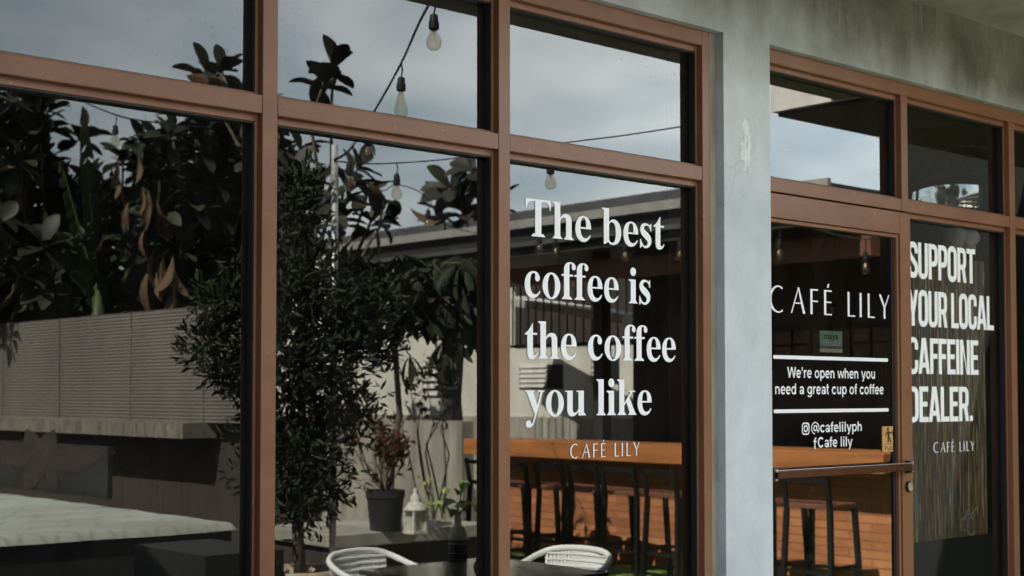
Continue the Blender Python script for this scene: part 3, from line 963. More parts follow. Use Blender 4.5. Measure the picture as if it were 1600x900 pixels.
fl = MB(); fl.box(-0.5, 7.5, 0.22, 6.0, GROUND, 0.0); fl.build('floor', M['darkfloor'], b)

ls_ = MB()
for k_, (px_, y0_, y1_, w_) in enumerate(((1166, 186, 262, 5), (1161, 222, 250, 3), (1170, 205, 272, 2.5), (1163, 262, 268, 2.5))):
    top_, bot_ = [], []
    n_ = 9
    for i in range(n_ + 1):
        yy_ = y0_ + (y1_ - y0_) * i / n_
        hw = w_ * (0.35 + random.random()) * (0.3 if i in (0, n_) else 1)
        off_ = random.uniform(-2, 2)
        a = inside(px_ + off_ - hw, yy_, CF - 0.0006 - 0.0004 * k_); c = inside(px_ + off_ + hw, yy_, CF - 0.0006 - 0.0004 * k_)
        top_.append(a); bot_.append(c)
    ls_.add(top_ + bot_[::-1], [tuple(range(2 * n_ + 2))])
ls_.build('lime_splash', M['limewash'], b)

# unseen wall, added to keep sky light off the left frames
nw = MB(); nw.box(-1.8, -1.6, -6.5, 0.3, GROUND, 3.9)
tag(nw.build('added_shade_wall', M['shedwall']), 'tall dark unseen wall added at the near left end to shade the window frames', 'wall')


aw = thing('added_shade_sail', 'dark unseen sail added over the left end of the yard to darken the window frames', 'shade sail', (-0.2, -2.9, 2.28))  # out of view, added and shaped to block sky light from the left frames
q0 = MB()
sc_ = [(-1.59, -4.3), (2.35, -4.2), (1.12, -0.95), (-1.59, -1.0)]
q0.add([(x, y, z) for z in (2.28, 2.29) for x, y in sc_], [(0, 1, 2, 3), (7, 6, 5, 4), (0, 4, 5, 1), (1, 5, 6, 2), (2, 6, 7, 3), (3, 7, 4, 0)])
q0.build('canvas', M['rooffascia'], aw)
for x, y in sc_[1:3]:
    q0 = MB(); q0.lathe([(0.03, 2.292), (0.03, 2.32)], (x - 0.05, y, 0), 10); q0.build('corner_ring', M['steel'], aw)


def pane_set(parent, x0, x1, z0, z1):
    """glazing bead, gasket and glass in one opening of the frame"""
    bw, by = 0.009, 0.022
    m = MB()
    m.box(x0 + 0.0005, x0 + bw, by, by + 0.005, z0 + 0.0005, z1 - 0.0005); m.box(x1 - bw, x1 - 0.0005, by, by + 0.005, z0 + 0.0005, z1 - 0.0005)
    m.box(x0 + bw, x1 - bw, by + 0.0007, by + 0.005, z0 + 0.0005, z0 + bw); m.box(x0 + bw, x1 - bw, by + 0.0007, by + 0.005, z1 - 0.019, z1 - 0.0005)
    m.build('glazing_bead', M['frame'], parent, bevel=0.0012)
    q = MB()
    gw = bw + 0.002
    q.box(x0 + 0.001, x0 + gw, by + 0.0055, GY - 0.0005, z0 + 0.001, z1 - 0.001); q.box(x1 - gw, x1 - 0.001, by + 0.0055, GY - 0.0005, z0 + 0.001, z1 - 0.001)
    q.box(x0 + gw, x1 - gw, by + 0.0055, GY - 0.0005, z0 + 0.001, z0 + gw); q.box(x0 + gw, x1 - gw, by + 0.0055, GY - 0.0005, z1 - 0.023, z1 - 0.001)
    q.build('gasket', M['gasket'], parent)
    return glass(parent, x0 + 0.002, x1 - 0.002, z0 + 0.002, z1 - 0.002, GY)


def glass(parent, x0, x1, z0, z1, y):
    p = MB()
    p.add([(x0, y, z0), (x1, y, z0), (x1, y, z1), (x0, y, z1)], [(0, 1, 2, 3)])
    return p.build('glass_pane', M['glass'], parent)


def member(name, parent, x0, x1, z0, z1, y0=0.0, y1=0.10, m='frame', bevel=0.0018):
    q = MB(); q.box(x0, x1, y0, y1, z0, z1)
    return q.build(name, M[m], parent, bevel=bevel)


# big window left of the pillar
win = thing('shop_window', 'wide brown framed window left of the pillar, lettered The best coffee is the coffee you like', 'window', (2.3, 0, 0.1))
SILL = 0.16
member('jamb', win, 0.2, 0.25, 0.10, HEAD)
xs = [(0.25, 0.955), (1.0, 1.918), (1.9635, 2.716), (2.760, 3.621)]
for a in (0.955, 1.918, 2.716):
    member('mullion', win, a, a + 0.0445, 0.10, HEAD - 0.051)
member('jamb', win, 3.621, 3.662, 0.10, HEAD)
member('head_rail', win, 0.25, 3.621, HB, HEAD, 0.0008)
for x0, x1 in xs:
    member('transom', win, x0 + 0.0006, x1 - 0.0006, TB, TT, 0.0012)
    member('sill_rail', win, x0 + 0.0006, x1 - 0.0006, 0.10, SILL, 0.0012)
    pane_set(win, x0, x1, SILL, TB)
    pane_set(win, x0, x1, TT, HB)
gap = MB(); gap.box(3.6625, 3.6945, 0.004, 0.10, 0.1, HEAD - 0.0005)
gap.build('filler', M['soffit'], win)
lettering('slogan_lettering', [('The best', 2.8652, 3.4834, 1.8282, 0.1131), ('coffee is', 2.8613, 3.4139, 1.6437, 0.1131),
                               ('the coffee', 2.8623, 3.5369, 1.4592, 0.1131), ('you like', 2.8623, 3.4189, 1.2855, 0.1131)], serif_letter, 676, GY - 0.0012, win)
lettering('shop_name_lettering', [('CAFE LILY', 3.0498, 3.3604, 1.1546, 0.0427)], slim_letter, 700, GY - 0.0012, win)

# door and side window right of the pillar
sw = thing('side_window', 'brown framed window right of the glass door, lettered SUPPORT YOUR LOCAL CAFFEINE DEALER', 'window', (5.2, 0, 0))
member('jamb', sw, 3.9455, 3.951, 0.0, HEAD)
member('mullion', sw, 4.801, 4.846, TB, HEAD - 0.0515)
member('mullion', sw, 4.801, 4.846, 0.0, TB - 0.0005, 0.040)
member('mullion', sw, 5.621, 5.667, 0.0, HEAD - 0.0515)
member('jamb', sw, 6.70, 6.749, 0.0, HEAD)
member('head_rail', sw, 3.951, 6.70, HB, HEAD, 0.0008)
for x0, x1 in ((3.951, 4.801), (4.846, 5.621), (5.667, 6.70)):
    member('transom', sw, x0 + 0.0006, x1 - 0.0006, TB, TT, 0.0012)
    pane_set(sw, x0, x1, TT, HB)
    if x0 > 4:
        member('sill_rail', sw, x0 + 0.0006, x1 - 0.0006, 0.0, 0.08, 0.0012)
        pane_set(sw, x0, x1, 0.08, TB)
lettering('slogan_lettering', [('SUPPORT', 4.9140, 5.4190, 1.8153, 0.1439), ('YOUR LOCAL', 4.9111, 5.5629, 1.6238, 0.1439),
                               ('CAFFEINE', 4.9081, 5.4348, 1.4333, 0.1439), ('DEALER.', 4.9040, 5.3852, 1.2408, 0.1419)], tall_letter, 700, GY - 0.0012, sw)
lettering('shop_name_lettering', [('CAFE LILY', 5.0847, 5.3942, 1.1168, 0.0407)], slim_letter, 700, GY - 0.0012, sw)

def disc_y(mb, x, z, prof, n=24, mi=0):
    vs, fs = [], []
    for r, y in prof:
        for j in range(n):
            a = 2 * math.pi * j / n
            vs.append((x + r * math.cos(a), y, z + r * math.sin(a)))
    for i in range(len(prof) - 1):
        for j in range(n):
            fs.append((i * n + j, i * n + (j + 1) % n, (i + 1) * n + (j + 1) % n, (i + 1) * n + j))
    fs.append(tuple((len(prof) - 1) * n + j for j in range(n)))
    mb.add(vs, fs, mi)


DY = 0.016
door = thing('glass_door', 'brown framed glass door with push bar, CAFÉ LILY lettering and opening hours joke', 'door', (4.4, 0, 0))
member('stile', door, 3.9515, 3.9625, 0.01, 2.057, -0.008, 0.036)
member('stile', door, 4.7735, 4.8455, 0.01, 2.057, -0.008, 0.036)
member('top_rail', door, 3.9628, 4.7732, 1.972, 2.057, -0.0075, 0.036)
member('bottom_rail', door, 3.9628, 4.7732, 0.01, 0.16, -0.0075, 0.036)
bd = MB()
bd.box(4.7575, 4.7708, -0.002, DY - 0.003, 0.1605, 1.9715); bd.box(3.963, 4.757, -0.002, DY - 0.003, 1.957, 1.9685)
bd.box(4.7708, 4.7735, 0.006, 0.012, 0.1605, 1.9715); bd.box(3.963, 4.7708, 0.006, 0.012, 1.9685, 1.972)
bd.build('glazing_bead', M['frame'], door, bevel=0.001)
gk = MB(); gk.box(4.742, 4.757, DY - 0.004, DY - 0.0005, 0.1605, 1.9565); gk.build('gasket', M['gasket'], door)
glass(door, 3.9626, 4.7735, 0.16, 1.972, DY)
lettering('shop_name_lettering', [('CAFE LILY', 3.9901, 4.7307, 1.6417, 0.0916)], slim_letter, 700, DY - 0.0012, door)
tx = MB()
yy = DY - 0.0014
for z in (1.4829, 1.2918):
    for x in (4.010, 4.719):
        flat_mb(tx, [ell(x + (0.0065 if x < 4.4 else -0.0065), z, 0.0065, 0.0065, 16)], yy - 0.0001)
    flat_mb(tx, [rect(4.0165, z - 0.0065, 4.7125, z + 0.0065)], yy)
set_type(tx, [("We're open when you", 4.0896, 4.6292, 1.4107, 0.0383), ('need a great cup of coffee', 4.0199, 4.6859, 1.3520, 0.0383),
              ('@cafelilyph', 4.2270, 4.5396, 1.2136, 0.0368), ('f', 4.2400, 4.2579, 1.1539, 0.0408), ('Cafe lily', 4.2658, 4.4799, 1.1589, 0.0368)], sans_letter, 716, yy)
flat_mb(tx, rring(4.173, 1.206, 4.217, 1.250, 0.012, 0.0052), yy)
flat_mb(tx, [ell(4.195, 1.228, 0.0125, 0.0125, 20), ell(4.195, 1.228, 0.0075, 0.0075, 20)], yy)
flat_mb(tx, [ell(4.208, 1.241, 0.0026, 0.0026, 10)], yy)
tx.build('notice_lettering', M['vinyl'], door)
ps = MB()
ps.box(4.672, 4.752, DY - 0.004, DY - 0.0008, 1.131, 1.229)
pl = ps.build('pull_plate', M['brass'], door, bevel=0.0008)
pi = MB()
py_ = DY - 0.0046
flat_mb(pi, [ell(4.708, 1.2185, 0.0068, 0.0068, 16)], py_)
for k_, (pts, wd) in enumerate((([(4.7085, 1.2105), (4.7115, 1.199), (4.713, 1.187)], 0.014), ([(4.713, 1.190), (4.7075, 1.182), (4.711, 1.175), (4.705, 1.167)], 0.0085),
                ([(4.713, 1.190), (4.7225, 1.179), (4.727, 1.167)], 0.0085), ([(4.710, 1.2085), (4.723, 1.204), (4.737, 1.2065)], 0.0065), ([(4.707, 1.2085), (4.697, 1.201), (4.690, 1.192)], 0.0065))):
    flat_mb(pi, [stroke(pts, [wd] * len(pts))], py_ - 0.00005 * (k_ + 1))
flat_mb(pi, [rect(4.7385, 1.192, 4.7415, 1.210)], py_)
flat_mb(pi, [rect(4.680, 1.1605, 4.744, 1.1622)], py_)
font_mb(pi, 'Pull', 4.688, 4.737, 1.137, 0.0175, py_, 0.0)
pi.build('pictogram', M['ink'], pl)
pb = MB()
pb.box(3.966, 4.800, -0.037, -0.028, 1.0585, 1.0855)
bo = pb.build('push_bar', M['bronze'], door, bevel=0.002)
for x in (3.9535, 4.789):
    br = MB()
    br.box(x, x + 0.018, -0.0275, -0.0082, 1.048, 1.096)
    br.build('bracket', M['black'], bo, bevel=0.002)
tr = MB()
tr.bar((3.962, -0.034, 1.0878), (4.804, -0.034, 1.0878), 0.008, 0.0024)
tr.box(3.957, 3.9655, -0.038, -0.028, 1.082, 1.093); tr.box(4.8005, 4.808, -0.038, -0.028, 1.082, 1.093); tr.box(3.958, 3.9655, -0.037, -0.028, 1.052, 1.059); tr.box(4.8005, 4.807, -0.037, -0.028, 1.052, 1.059)
tr.build('bar_trim', M['steel'], bo, bevel=0.001)


lk = MB()
disc_y(lk, 4.811, 0.996, [(0.0205, -0.0082), (0.0205, -0.016), (0.0185, -0.0185)])
lo = lk.build('lock', M['black'], door, smooth=False)
lr = MB()
disc_y(lr, 4.811, 0.996, [(0.0165, -0.0186), (0.0165, -0.0215), (0.012, -0.0218), (0.0115, -0.0195)])
lr.build('lock_ring', M['steel'], lo)
ky = MB(); disc_y(ky, 4.811, 0.996, [(0.0075, -0.0196), (0.0075, -0.0225)]); ky.box(4.8098, 4.8122, -0.0232, -0.0226, 0.990, 1.002); ky.build('key_barrel', M['steel'], lo)

# ------------------------------------------------------------------ things inside the cafe
card = thing('payment_card_sign', 'small rounded maya ACCEPTED HERE card hanging inside the door glass', 'sign', (4.39, 0.045, 1.5))
cb_ = MB(); cb_.box(4.320, 4.458, 0.040, 0.044, 1.530, 1.586); cb_.build('upper_band', M['cardgreen'], card, bevel=0.001)
c2 = MB(); c2.box(4.320, 4.458, 0.0402, 0.0442, 1.520, 1.530); c2.build('middle_band', M['cardgrey'], card)
c2 = MB(); c2.box(4.335, 4.440, 0.0385, 0.0398, 1.532, 1.5435); strip = c2.build('pale_strip', M['cardpale'], card)
c3 = MB(); c3.box(4.320, 4.458, 0.0395, 0.0443, 1.5065, 1.5198); c3.build('lower_band', M['cardcream'], card, bevel=0.001)
ct = MB(); font_mb(ct, 'maya', 4.342, 4.432, 1.556, 0.024, 0.0394, 0.02); font_mb(ct, 'ACCEPTED HERE', 4.342, 4.434, 1.535, 0.006, 0.038, 0.0)
ct.build('wording', M['ink'], card)
hc = MB(); hc.tube([(4.36, 0.046, 1.586), (4.389, 0.046, 1.66)], 0.0012, 5); hc.tube([(4.42, 0.046, 1.586), (4.389, 0.046, 1.66)], 0.0012, 5); disc_y(hc, 4.389, 1.664, [(0.012, 0.050), (0.012, 0.034), (0.006, 0.030)])
hc.build('hanger', M['cable'], card)

pa, pb2 = inside(1418, 640, 0.42), inside(1541, 640, 0.42)
z1, z0 = inside(1480, 402, 0.42).z, inside(1480, 842, 0.42).z
cv = thing('drip_painting', 'tall canvas of dripping brown, ochre and grey paint standing inside the side window', 'painting', ((pa.x + pb2.x) / 2, 0.43, z0))
q = MB(); q.box(pa.x - 0.03, pb2.x, 0.42, 0.45, z0, z1); q.build('canvas', M['drip'], cv, bevel=0.003)
sg = MB()
c = inside(1517, 822, 0.419)
for dx_, dz_, r_ in ((0, 0, 0.035), (-0.07, 0.01, 0.025)):
    sg.tube([(c.x + dx_ + r_ * math.cos(t * 0.55), 0.418, c.z + dz_ + r_ * 1.2 * math.sin(t * 0.55)) for t in range(2, 11)], 0.004, 5)
sg.tube([(c.x - 0.06, 0.418, c.z + 0.03), (c.x - 0.03, 0.418, c.z + 0.07), (c.x, 0.418, c.z + 0.05), (c.x + 0.05, 0.418, c.z + 0.085)], 0.004, 5)
sg.build('signature', M['cardpale'], cv)
ls = MB(); ls.box(pa.x - 0.4, pb2.x + 0.3, 0.44, 0.85, 0.0, z0 - 0.002); tag(ls.build('display_plinth', M['dark']), 'low black plinth under the dripping paint canvas', 'plinth')

e0 = inside(1506, 372, 0.30)
em = thing('emergency_light', 'white twin headed emergency light mounted above the dripping paint canvas', 'light', (e0.x, 0.33, e0.z))
q = MB(); q.box(e0.x - 0.02, e0.x + 0.16, 0.33, 0.40, e0.z - 0.05, e0.z + 0.05); q.build('housing', M['plastic'], em, bevel=0.01)
for dxx, tilt in ((-0.05, -0.5), (0.055, 0.5)):
    h = MB()
    h.lathe([(0.012, 0.05), (0.03, 0.04), (0.045, 0.0), (0.048, -0.012), (0.04, -0.014)], (0, 0, 0), 18)
    o = h.build('lamp_head', M['plastic'], em, smooth=True, local=True)
    o.location = (dxx, -0.02, 0.0)
    o.rotation_euler = (R(60), tilt, 0)

mc = inside(1492, 326, 0.75)
rad = (inside(1567, 326, 0.75) - inside(1425, 326, 0.75)).length / 2
mm = thing('convex_mirror', 'half round convex mirror seen through the pane above the side window', 'mirror', (mc.x, 0.78, mc.z))
q = MB()
vs, fs = [], []
nr, na = 14, 30
for i in range(nr + 1):
    e = R(90 * i / nr)
    for k in range(na + 1):
        a = math.pi * k / na
        vs.append((mc.x + rad * math.cos(e) * math.cos(a), 0.75 - 0.42 * rad * math.sin(e), mc.z + rad * math.cos(e) * math.sin(a)))
for i in range(nr):
    for k in range(na):
        a = i * (na + 1) + k
        fs.append((a, a + 1, a + na + 2, a + na + 1))
q.add(vs, fs)
q.build('mirror_dome', M['mirror'], mm, smooth=True)
q = MB(); q.tube([(mc.x + rad * math.cos(R(t)), 0.755, mc.z + rad * math.sin(R(t))) for t in range(0, 181, 10)], 0.008, 6); q.build('rim', M['black'], mm)
mm.rotation_euler = (R(5), 0, R(-14))

# ------------------------------------------------------------------ courtyard: bar shed
bar = thing('bar_counter', 'long brick fronted bar with thick orange wood top across the yard', 'bar', (9.3, -4.7, GROUND))
q = MB(); q.box(9.2, 9.42, -7.4, -2.8, GROUND, 0.769); q.build('brick_front', M['brick'], bar)
q = MB(); q.box(8.91, 9.55, -7.5, -2.8, 0.77, 0.92); q.build('counter_top', M['wood'], bar, bevel=0.006)

shed = thing('bar_shed', 'open shed roof with layered grey fascia and dark back wall over the bar', 'shed', (9.6, -5, GROUND))
q = MB()
for (xa, za, zb) in ((8.40, 2.80, 2.86), ):
    q.box(xa, 10.9, -9.0, -2.8, za, zb)
q.build('roof', M['roofmetal'], shed)
q = MB(); q.box(8.36, 8.40, -9.02, -2.8, 2.815, 2.89); q.build('drip_edge', M['rooflight'], shed)
q = MB(); q.box(8.42, 8.46, -9.0, -2.8, 2.70, 2.80); q.box(8.46, 8.50, -9.0, -2.8, 2.58, 2.66); q.build('fascia', M['rooffascia'], shed)
q = MB(); q.box(8.40, 8.46, -9.0, -2.8, 2.66, 2.70); q.build('gutter', M['roofmetal'], shed)
q = MB(); q.box(8.78, 8.90, -8.9, -2.8, 2.36, 2.52); q.build('beam', M['beam'], shed)
for y in (-8.6, -6.35, -2.9):
    q = MB(); q.box(9.62, 9.74, y - 0.06, y + 0.06, GROUND, 2.8); q.build('post', M['rooffascia'], shed)
q = MB(); q.box(10.0, 10.1, -6.25, -2.8, GROUND, 2.8); q.build('back_wall', M['shedwall'], shed)
q = MB(); q.box(8.5, 10.8, -8.98, -2.82, 2.72, 2.798); q.build('ceiling_boards', M['rooffascia'], shed)
q = MB()
for i in range(14):
    for j in range(2):
        y = -2.5 - i * 0.2
        q.box(9.96, 9.985, y - 0.085, y + 0.085, 1.66 + j * 0.13, 1.77 + j * 0.13)
tag(q.build('pigeonhole_shelf', M['bark']), 'row of small pale boxes along the dark back wall of the bar', 'shelf')

sc = MB(); sc.box(9.05, 9.2, -2.79, 0.3, GROUND, 4.6)
tag(sc.build('timber_screen', M['hollow']), 'tall black timber screen closing the near end of the bar', 'screen')

stool = thing('bar_stool', '', 'stool', (8.5, -3.0, GROUND), 'stools drawn up to the brick bar')
q = MB(); q.box(-0.17, 0.17, -0.19, 0.19, 0.665, 0.70); q.build('seat', M['beam'], stool, bevel=0.006, local=True)
for sx in (-1, 1):
    for sy in (-1, 1):
        q = MB()
        top = 0.90 if sx < 0 else 0.664
        q.bar((sx * 0.20, sy * 0.20, 0), (sx * 0.172, sy * 0.175, 0.66), 0.035, 0.035, Vector((0, 1, 0)))
        if sx < 0:
            q.bar((-0.172, sy * 0.175, 0.655), (-0.215, sy * 0.175, top), 0.03, 0.03, Vector((0, 1, 0)))
        q.build('leg', M['black'], stool, local=True)
q = MB()
q.bar((-0.205, -0.19, 0.87), (-0.205, 0.19, 0.87), 0.02, 0.035)
q.build('backrest', M['black'], stool, local=True)
q = MB()
for z, k in ((0.22, 0.19), (0.06, 0.197)):
    q.bar((-k, -k, z), (-k, k, z), 0.02, 0.025); q.bar((k, -k, z), (k, k, z), 0.02, 0.025)
    q.bar((-k, -k, z + 0.03), (k, -k, z + 0.03), 0.02, 0.025); q.bar((-k, k, z + 0.03), (k, k, z + 0.03), 0.02, 0.025)
q.build('foot_rail', M['black'], stool, local=True)
ordn = ['nearest the cafe', 'second from the cafe', 'third from the cafe', 'fourth from the cafe', 'fifth from the cafe', 'sixth from the cafe', 'seventh from the cafe', 'eighth from the cafe', 'farthest from the cafe']
for i in range(9):
    loc = (8.58 + random.uniform(-0.06, 0.05), -3.08 - 0.44 * i, GROUND + 0.02)
    rz = random.uniform(-0.12, 0.12)
    lab = 'black metal bar stool with wooden seat at the brick bar, ' + ordn[i]
    if i == 0:
        stool.location = loc; stool.rotation_euler = (0, 0, rz); stool['label'] = lab
    else:
        dup(stool, loc, rz, lab)

# house and walls beyond the bar
hs = thing('white_house', 'white painted house wall with louvred windows beyond the bar', 'house', (12.7, -12, GROUND))
HX = 12.5
q = MB(); q.box(HX, HX + 3, -19, -7.0, 1.06, 3.6); q.build('wall', M['white'], hs)
q = MB(); q.box(HX - 0.04, HX + 0.1, -10.7, -7.0, 1.99, 3.59); q.build('upper_boards', M['shedwall'], hs)
q = MB(); q.box(HX - 0.05, HX + 3, -19, -7.0, GROUND, 1.058); q.build('plinth', M['oldwall'], hs)
q = MB(); q.box(HX - 0.08, HX + 3.3, -19.4, -6.6, 3.602, 3.75); q.build('roof', M['roofmetal'], hs)
for (pa_, pb_) in (((812, 571), (880, 608)), ((924, 560), (968, 600)), ((660, 565), (698, 622))):
    a, c = on_x(pa_[0], pa_[1], HX), on_x(pb_[0], pb_[1], HX)
    q = MB(); q.box(HX - 0.004, HX + 0.02, min(a.y, c.y), max(a.y, c.y), c.z, a.z); wn = q.build('window', M['hollow'], hs)
    q = MB()
    for k in range(5):
        z = c.z + (a.z - c.z) * (k + 0.35) / 5
        q.add([(HX - 0.03, min(a.y, c.y) + 0.03, z), (HX - 0.03, max(a.y, c.y) - 0.35 * abs(a.y - c.y), z), (HX - 0.008, max(a.y, c.y) - 0.35 * abs(a.y - c.y), z + 0.06), (HX - 0.008, min(a.y, c.y) + 0.03, z + 0.06)], [(0, 1, 2, 3)])
    q.build('louvre', M['slabface'], wn)
q = MB(); q.box(9.2, 9.36, -14.0, -7.87, GROUND, 1.08)
tag(q.build('garden_wall', M['oldwall']), 'low old streaked concrete wall at the far end of the bar', 'wall')
ro = thing('neighbour_roof', 'low pale roof edge seen under the bar shed roof', 'roof', (11.4, -7.5, 1.9))
a, c = on_x(795, 468, 11.6), on_x(1004, 500, 11.0)
q = MB(); q.bar(a, c, 0.5, 0.09); q.build('roof_edge', M['slabface'], ro)
gr = thing('metal_grille', 'high dark metal grille of upright bars behind the bar', 'grille', (11.0, -7.5, 1.89))
q = MB()
for i in range(34):
    y = -5.6 - i * 0.13
    q.box(10.99, 11.005, y, y + 0.014, 1.92, 2.75)
q.box(10.98, 11.01, -10.1, -5.6, 1.89, 1.92)
q.build('bars', M['black'], gr)

# ------------------------------------------------------------------ courtyard, left: platform, mural, fence
C0 = spot(372, 812, 9.1)
PZ = C0.z
pf = thing('platform_bed', 'wide low black platform under a white quilted cover', 'platform', (C0.x - 1.6, C0.y - 2.5, GROUND))
q = MB(); q.box(C0.x - 3.2, C0.x - 0.03, C0.y - 5.2, C0.y - 0.03, GROUND, PZ - 0.07); q.build('base', M['pot'], pf)
nx, ny = 230, 200
vs, fs = [], []
for i in range(nx + 1):
    for j in range(ny + 1):
        x = C0.x - 3.25 + 3.25 * i / nx
        y = C0.y - 5.25 + 5.25 * j / ny
        ph = (y + 0.13 * math.sin(2 * math.pi * x / 0.21 + 0.5 * math.sin(y * 2.3))) / 0.52
        fr = ph - math.floor(ph)
        h = 0.012 + 0.006 * math.sin(y * 9 + 2 * math.sin(x * 4)) * 0.4
        e = min(i, nx - i) / nx * 3.25
        e2 = min(j, ny - j) / ny * 5.25
        dr = min(e, e2)
        h -= 0.05 * max(0, 1 - dr / 0.05) ** 2
        vs.append((x, y, PZ - 0.028 + h))
for i in range(nx):
    for j in range(ny):
        a = i * (ny + 1) + j
        fs.append((a, a + ny + 1, a + ny + 2, a + 1))
q = MB(); q.add(vs, fs)
tag(q.build('quilted_cover', M['quilt'], smooth=True), 'white quilted cover stitched in wavy rows on the low black platform', 'cover')
a, c = spot(195, 846, 7.6), spot(372, 848, 7.6)
q = MB(); q.box(a.x, c.x, c.y - 0.3, c.y + 0.45, GROUND, c.z); q.box(c.x - 0.20, c.x - 0.185, c.y + 0.4505, c.y + 0.452, GROUND + 0.05, c.z - 0.005)
tag(q.build('dark_cabinet', M['pot'], bevel=0.008), 'glossy black cabinet standing in front of the quilted platform', 'cabinet')

mu = thing('lily_mural', 'dark board painted with one big pink lily behind the quilted platform', 'mural', (4.98, -9.2, PZ))
q = MB(); q.box(4.96, 5.0, -10.6, -7.0, PZ + 0.0, PZ + 0.40); q.build('board', M['board'], mu)
lc = on_x(62, 722, 4.957)
cy, cz = lc.y, lc.z
for k, t in enumerate((8, 62, 118, 172, 235, 305)):
    q = MB()
    a = R(t)
    dv, nv = (math.cos(a), math.sin(a)), (-math.sin(a), math.cos(a))
    ln, wd = (1.15 if k in (0, 3) else 0.62), 0.17
    pr = [(0.02, 0.08), (0.2, 0.5), (0.4, 0.9), (0.55, 1.0), (0.7, 0.85), (0.85, 0.5), (0.95, 0.18), (1.0, 0.0)]
    up_, dn = [], []
    for u, ww in pr:
        py0, pz0 = cy + dv[0] * ln * u, cz + dv[1] * 0.5 * ln * u
        up_.append((4.957 - 0.0006 * k, py0 + nv[0] * wd * ww, pz0 + nv[1] * wd * ww * 0.6)); dn.append((4.957 - 0.0006 * k, py0 - nv[0] * wd * ww, pz0 - nv[1] * wd * ww * 0.6))
    ring = up_ + dn[::-1]
    q.add(ring, [tuple(range(len(ring)))])
    q.build('petal', M['petal'], mu)

FX = 6.0
fe = thing('sheet_fence', 'faded ribbed sheet fence above a mossy concrete ledge', 'fence', (FX, -10, GROUND))
vs, fs = [], []
rows = 64
za, zb = 1.12, 2.10
for i in range(rows + 1):
    z = za + (zb - za) * i / rows
    xo = 0.0032 * (1 if i % 2 else -1)
    for y in (-17.0, -12.0, -9.0, -6.35):
        vs.append((FX + xo, y, z))
for i in range(rows):
    for j in range(3):
        fs.append((i * 4 + j, i * 4 + j + 1, i * 4 + j + 5, i * 4 + j + 4))
q = MB(); q.add(vs, fs); q.box(FX + 0.02, FX + 0.05, -17, -6.35, za, zb - 0.002); q.build('ribbed_sheet', M['sheet'], fe)
for y in (-7.4, -8.7, -10.2, -11.6, -13.1, -14.6):
    q = MB(); q.box(FX - 0.009, FX - 0.004, y - 0.008, y + 0.008, za + 0.002, zb - 0.004); q.build('joint_strip', M['sheet'], fe)
q = MB(); q.box(FX - 0.22, FX + 0.1, -17.0, -7.35, 0.99, 1.118); q.build('ledge', M['moss'], fe)
q = MB(); q.box(FX + 0.15, FX + 0.3, -17.0, -6.3, GROUND, 1.115); q.build('recess_wall', M['shedwall'], fe)

# ------------------------------------------------------------------ courtyard: table, chairs, bottle
TZ = 0.57
T0 = Vector((3.74, -2.02, 0))
tb = thing('patio_table', 'square black glass topped patio table carrying a bottle', 'table', (T0.x + 0.39, T0.y + 0.40, GROUND))
q = MB(); q.box(T0.x, T0.x + 0.78, T0.y, T0.y + 0.80, TZ - 0.022, TZ); q.build('tabletop', M['tabletop'], tb, bevel=0.006)
for sx in (0.04, 0.74):
    for sy in (0.04, 0.76):
        q = MB(); q.tube([(T0.x + sx, T0.y + sy, GROUND), (T0.x + sx, T0.y + sy, TZ - 0.022)], 0.018, 8); q.build('leg', M['black'], tb)

chair = thing('wicker_chair', 'white woven tub armchair behind the far side of the patio table', 'chair', (4.26, -2.62, GROUND), 'white chairs at the patio table')
U = [(0.20, -0.25, 0.41), (0.245, -0.262, 0.53), (0.21, -0.268, 0.585), (0.10, -0.270, 0.608), (-0.05, -0.265, 0.638), (-0.17, -0.235, 0.675), (-0.225, -0.17, 0.700), (-0.245, -0.08, 0.709), (-0.25, 0.0, 0.711)]
U = U + [(x, -y, z) for x, y, z in U[-2::-1]]
hoop = []
for i in range(len(U) - 1):
    p0, p1, p2, p3 = [Vector(U[max(0, min(len(U) - 1, i + d))]) for d in (-1, 0, 1, 2)]
    for k in range(5):
        t = k / 5
        hoop.append(0.5 * (2 * p1 + (p2 - p0) * t + (2 * p0 - 5 * p1 + 4 * p2 - p3) * t * t + (3 * p1 - p0 - 3 * p2 + p3) * t ** 3))
hoop.append(Vector(U[-1]))
q = MB(); q.tube(hoop, 0.0165, 8); q.build('arm_rail', M['wicker'], chair, smooth=True, local=True)
q = MB()
nb = 19
for i in range(nb):
    u = -1 + 2 * i / (nb - 1)
    xb = -0.215 + 0.035 * u * u
    q.bar((xb + 0.015, 0.185 * u, 0.42), (xb - 0.022, 0.20 * u, 0.697 - 0.02 * u * u), 0.0192, 0.007, Vector((1, 0, 0)))
for k in range(9):
    z = 0.44 + 0.030 * k
    q.tube([(-0.215 + 0.035 * u * u + 0.015 - 0.037 * (z - 0.42) / 0.31, 0.195 * u, z) for u in (-1, -0.6, -0.2, 0.2, 0.6, 1)], 0.0055, 5)
q.build('backrest', M['wicker'], chair, local=True)
q = MB(); q.lathe([(0.02, 0.40), (0.235, 0.40), (0.25, 0.415), (0.235, 0.43), (0.02, 0.425)], (0.02, 0, 0), 28); q.build('seat', M['wicker'], chair, smooth=False, local=True)
for sx in (-1, 1):
    for sy in (-1, 1):
        q = MB(); q.tube([(sx * 0.22, sy * 0.22, 0), (sx * 0.18 + 0.02, sy * 0.18, 0.41)], 0.014, 7)
        if sx > 0:
            q.tube([(0.19, sy * 0.18, 0.40), (0.175, sy * 0.225, 0.575)], 0.013, 7)
        q.build('leg', M['wicker'], chair, local=True)
chair.location = (4.23, -2.50, GROUND)
chair.rotation_euler = (0, 0, R(84))
chair.scale = (0.9, 0.9, 1.0)
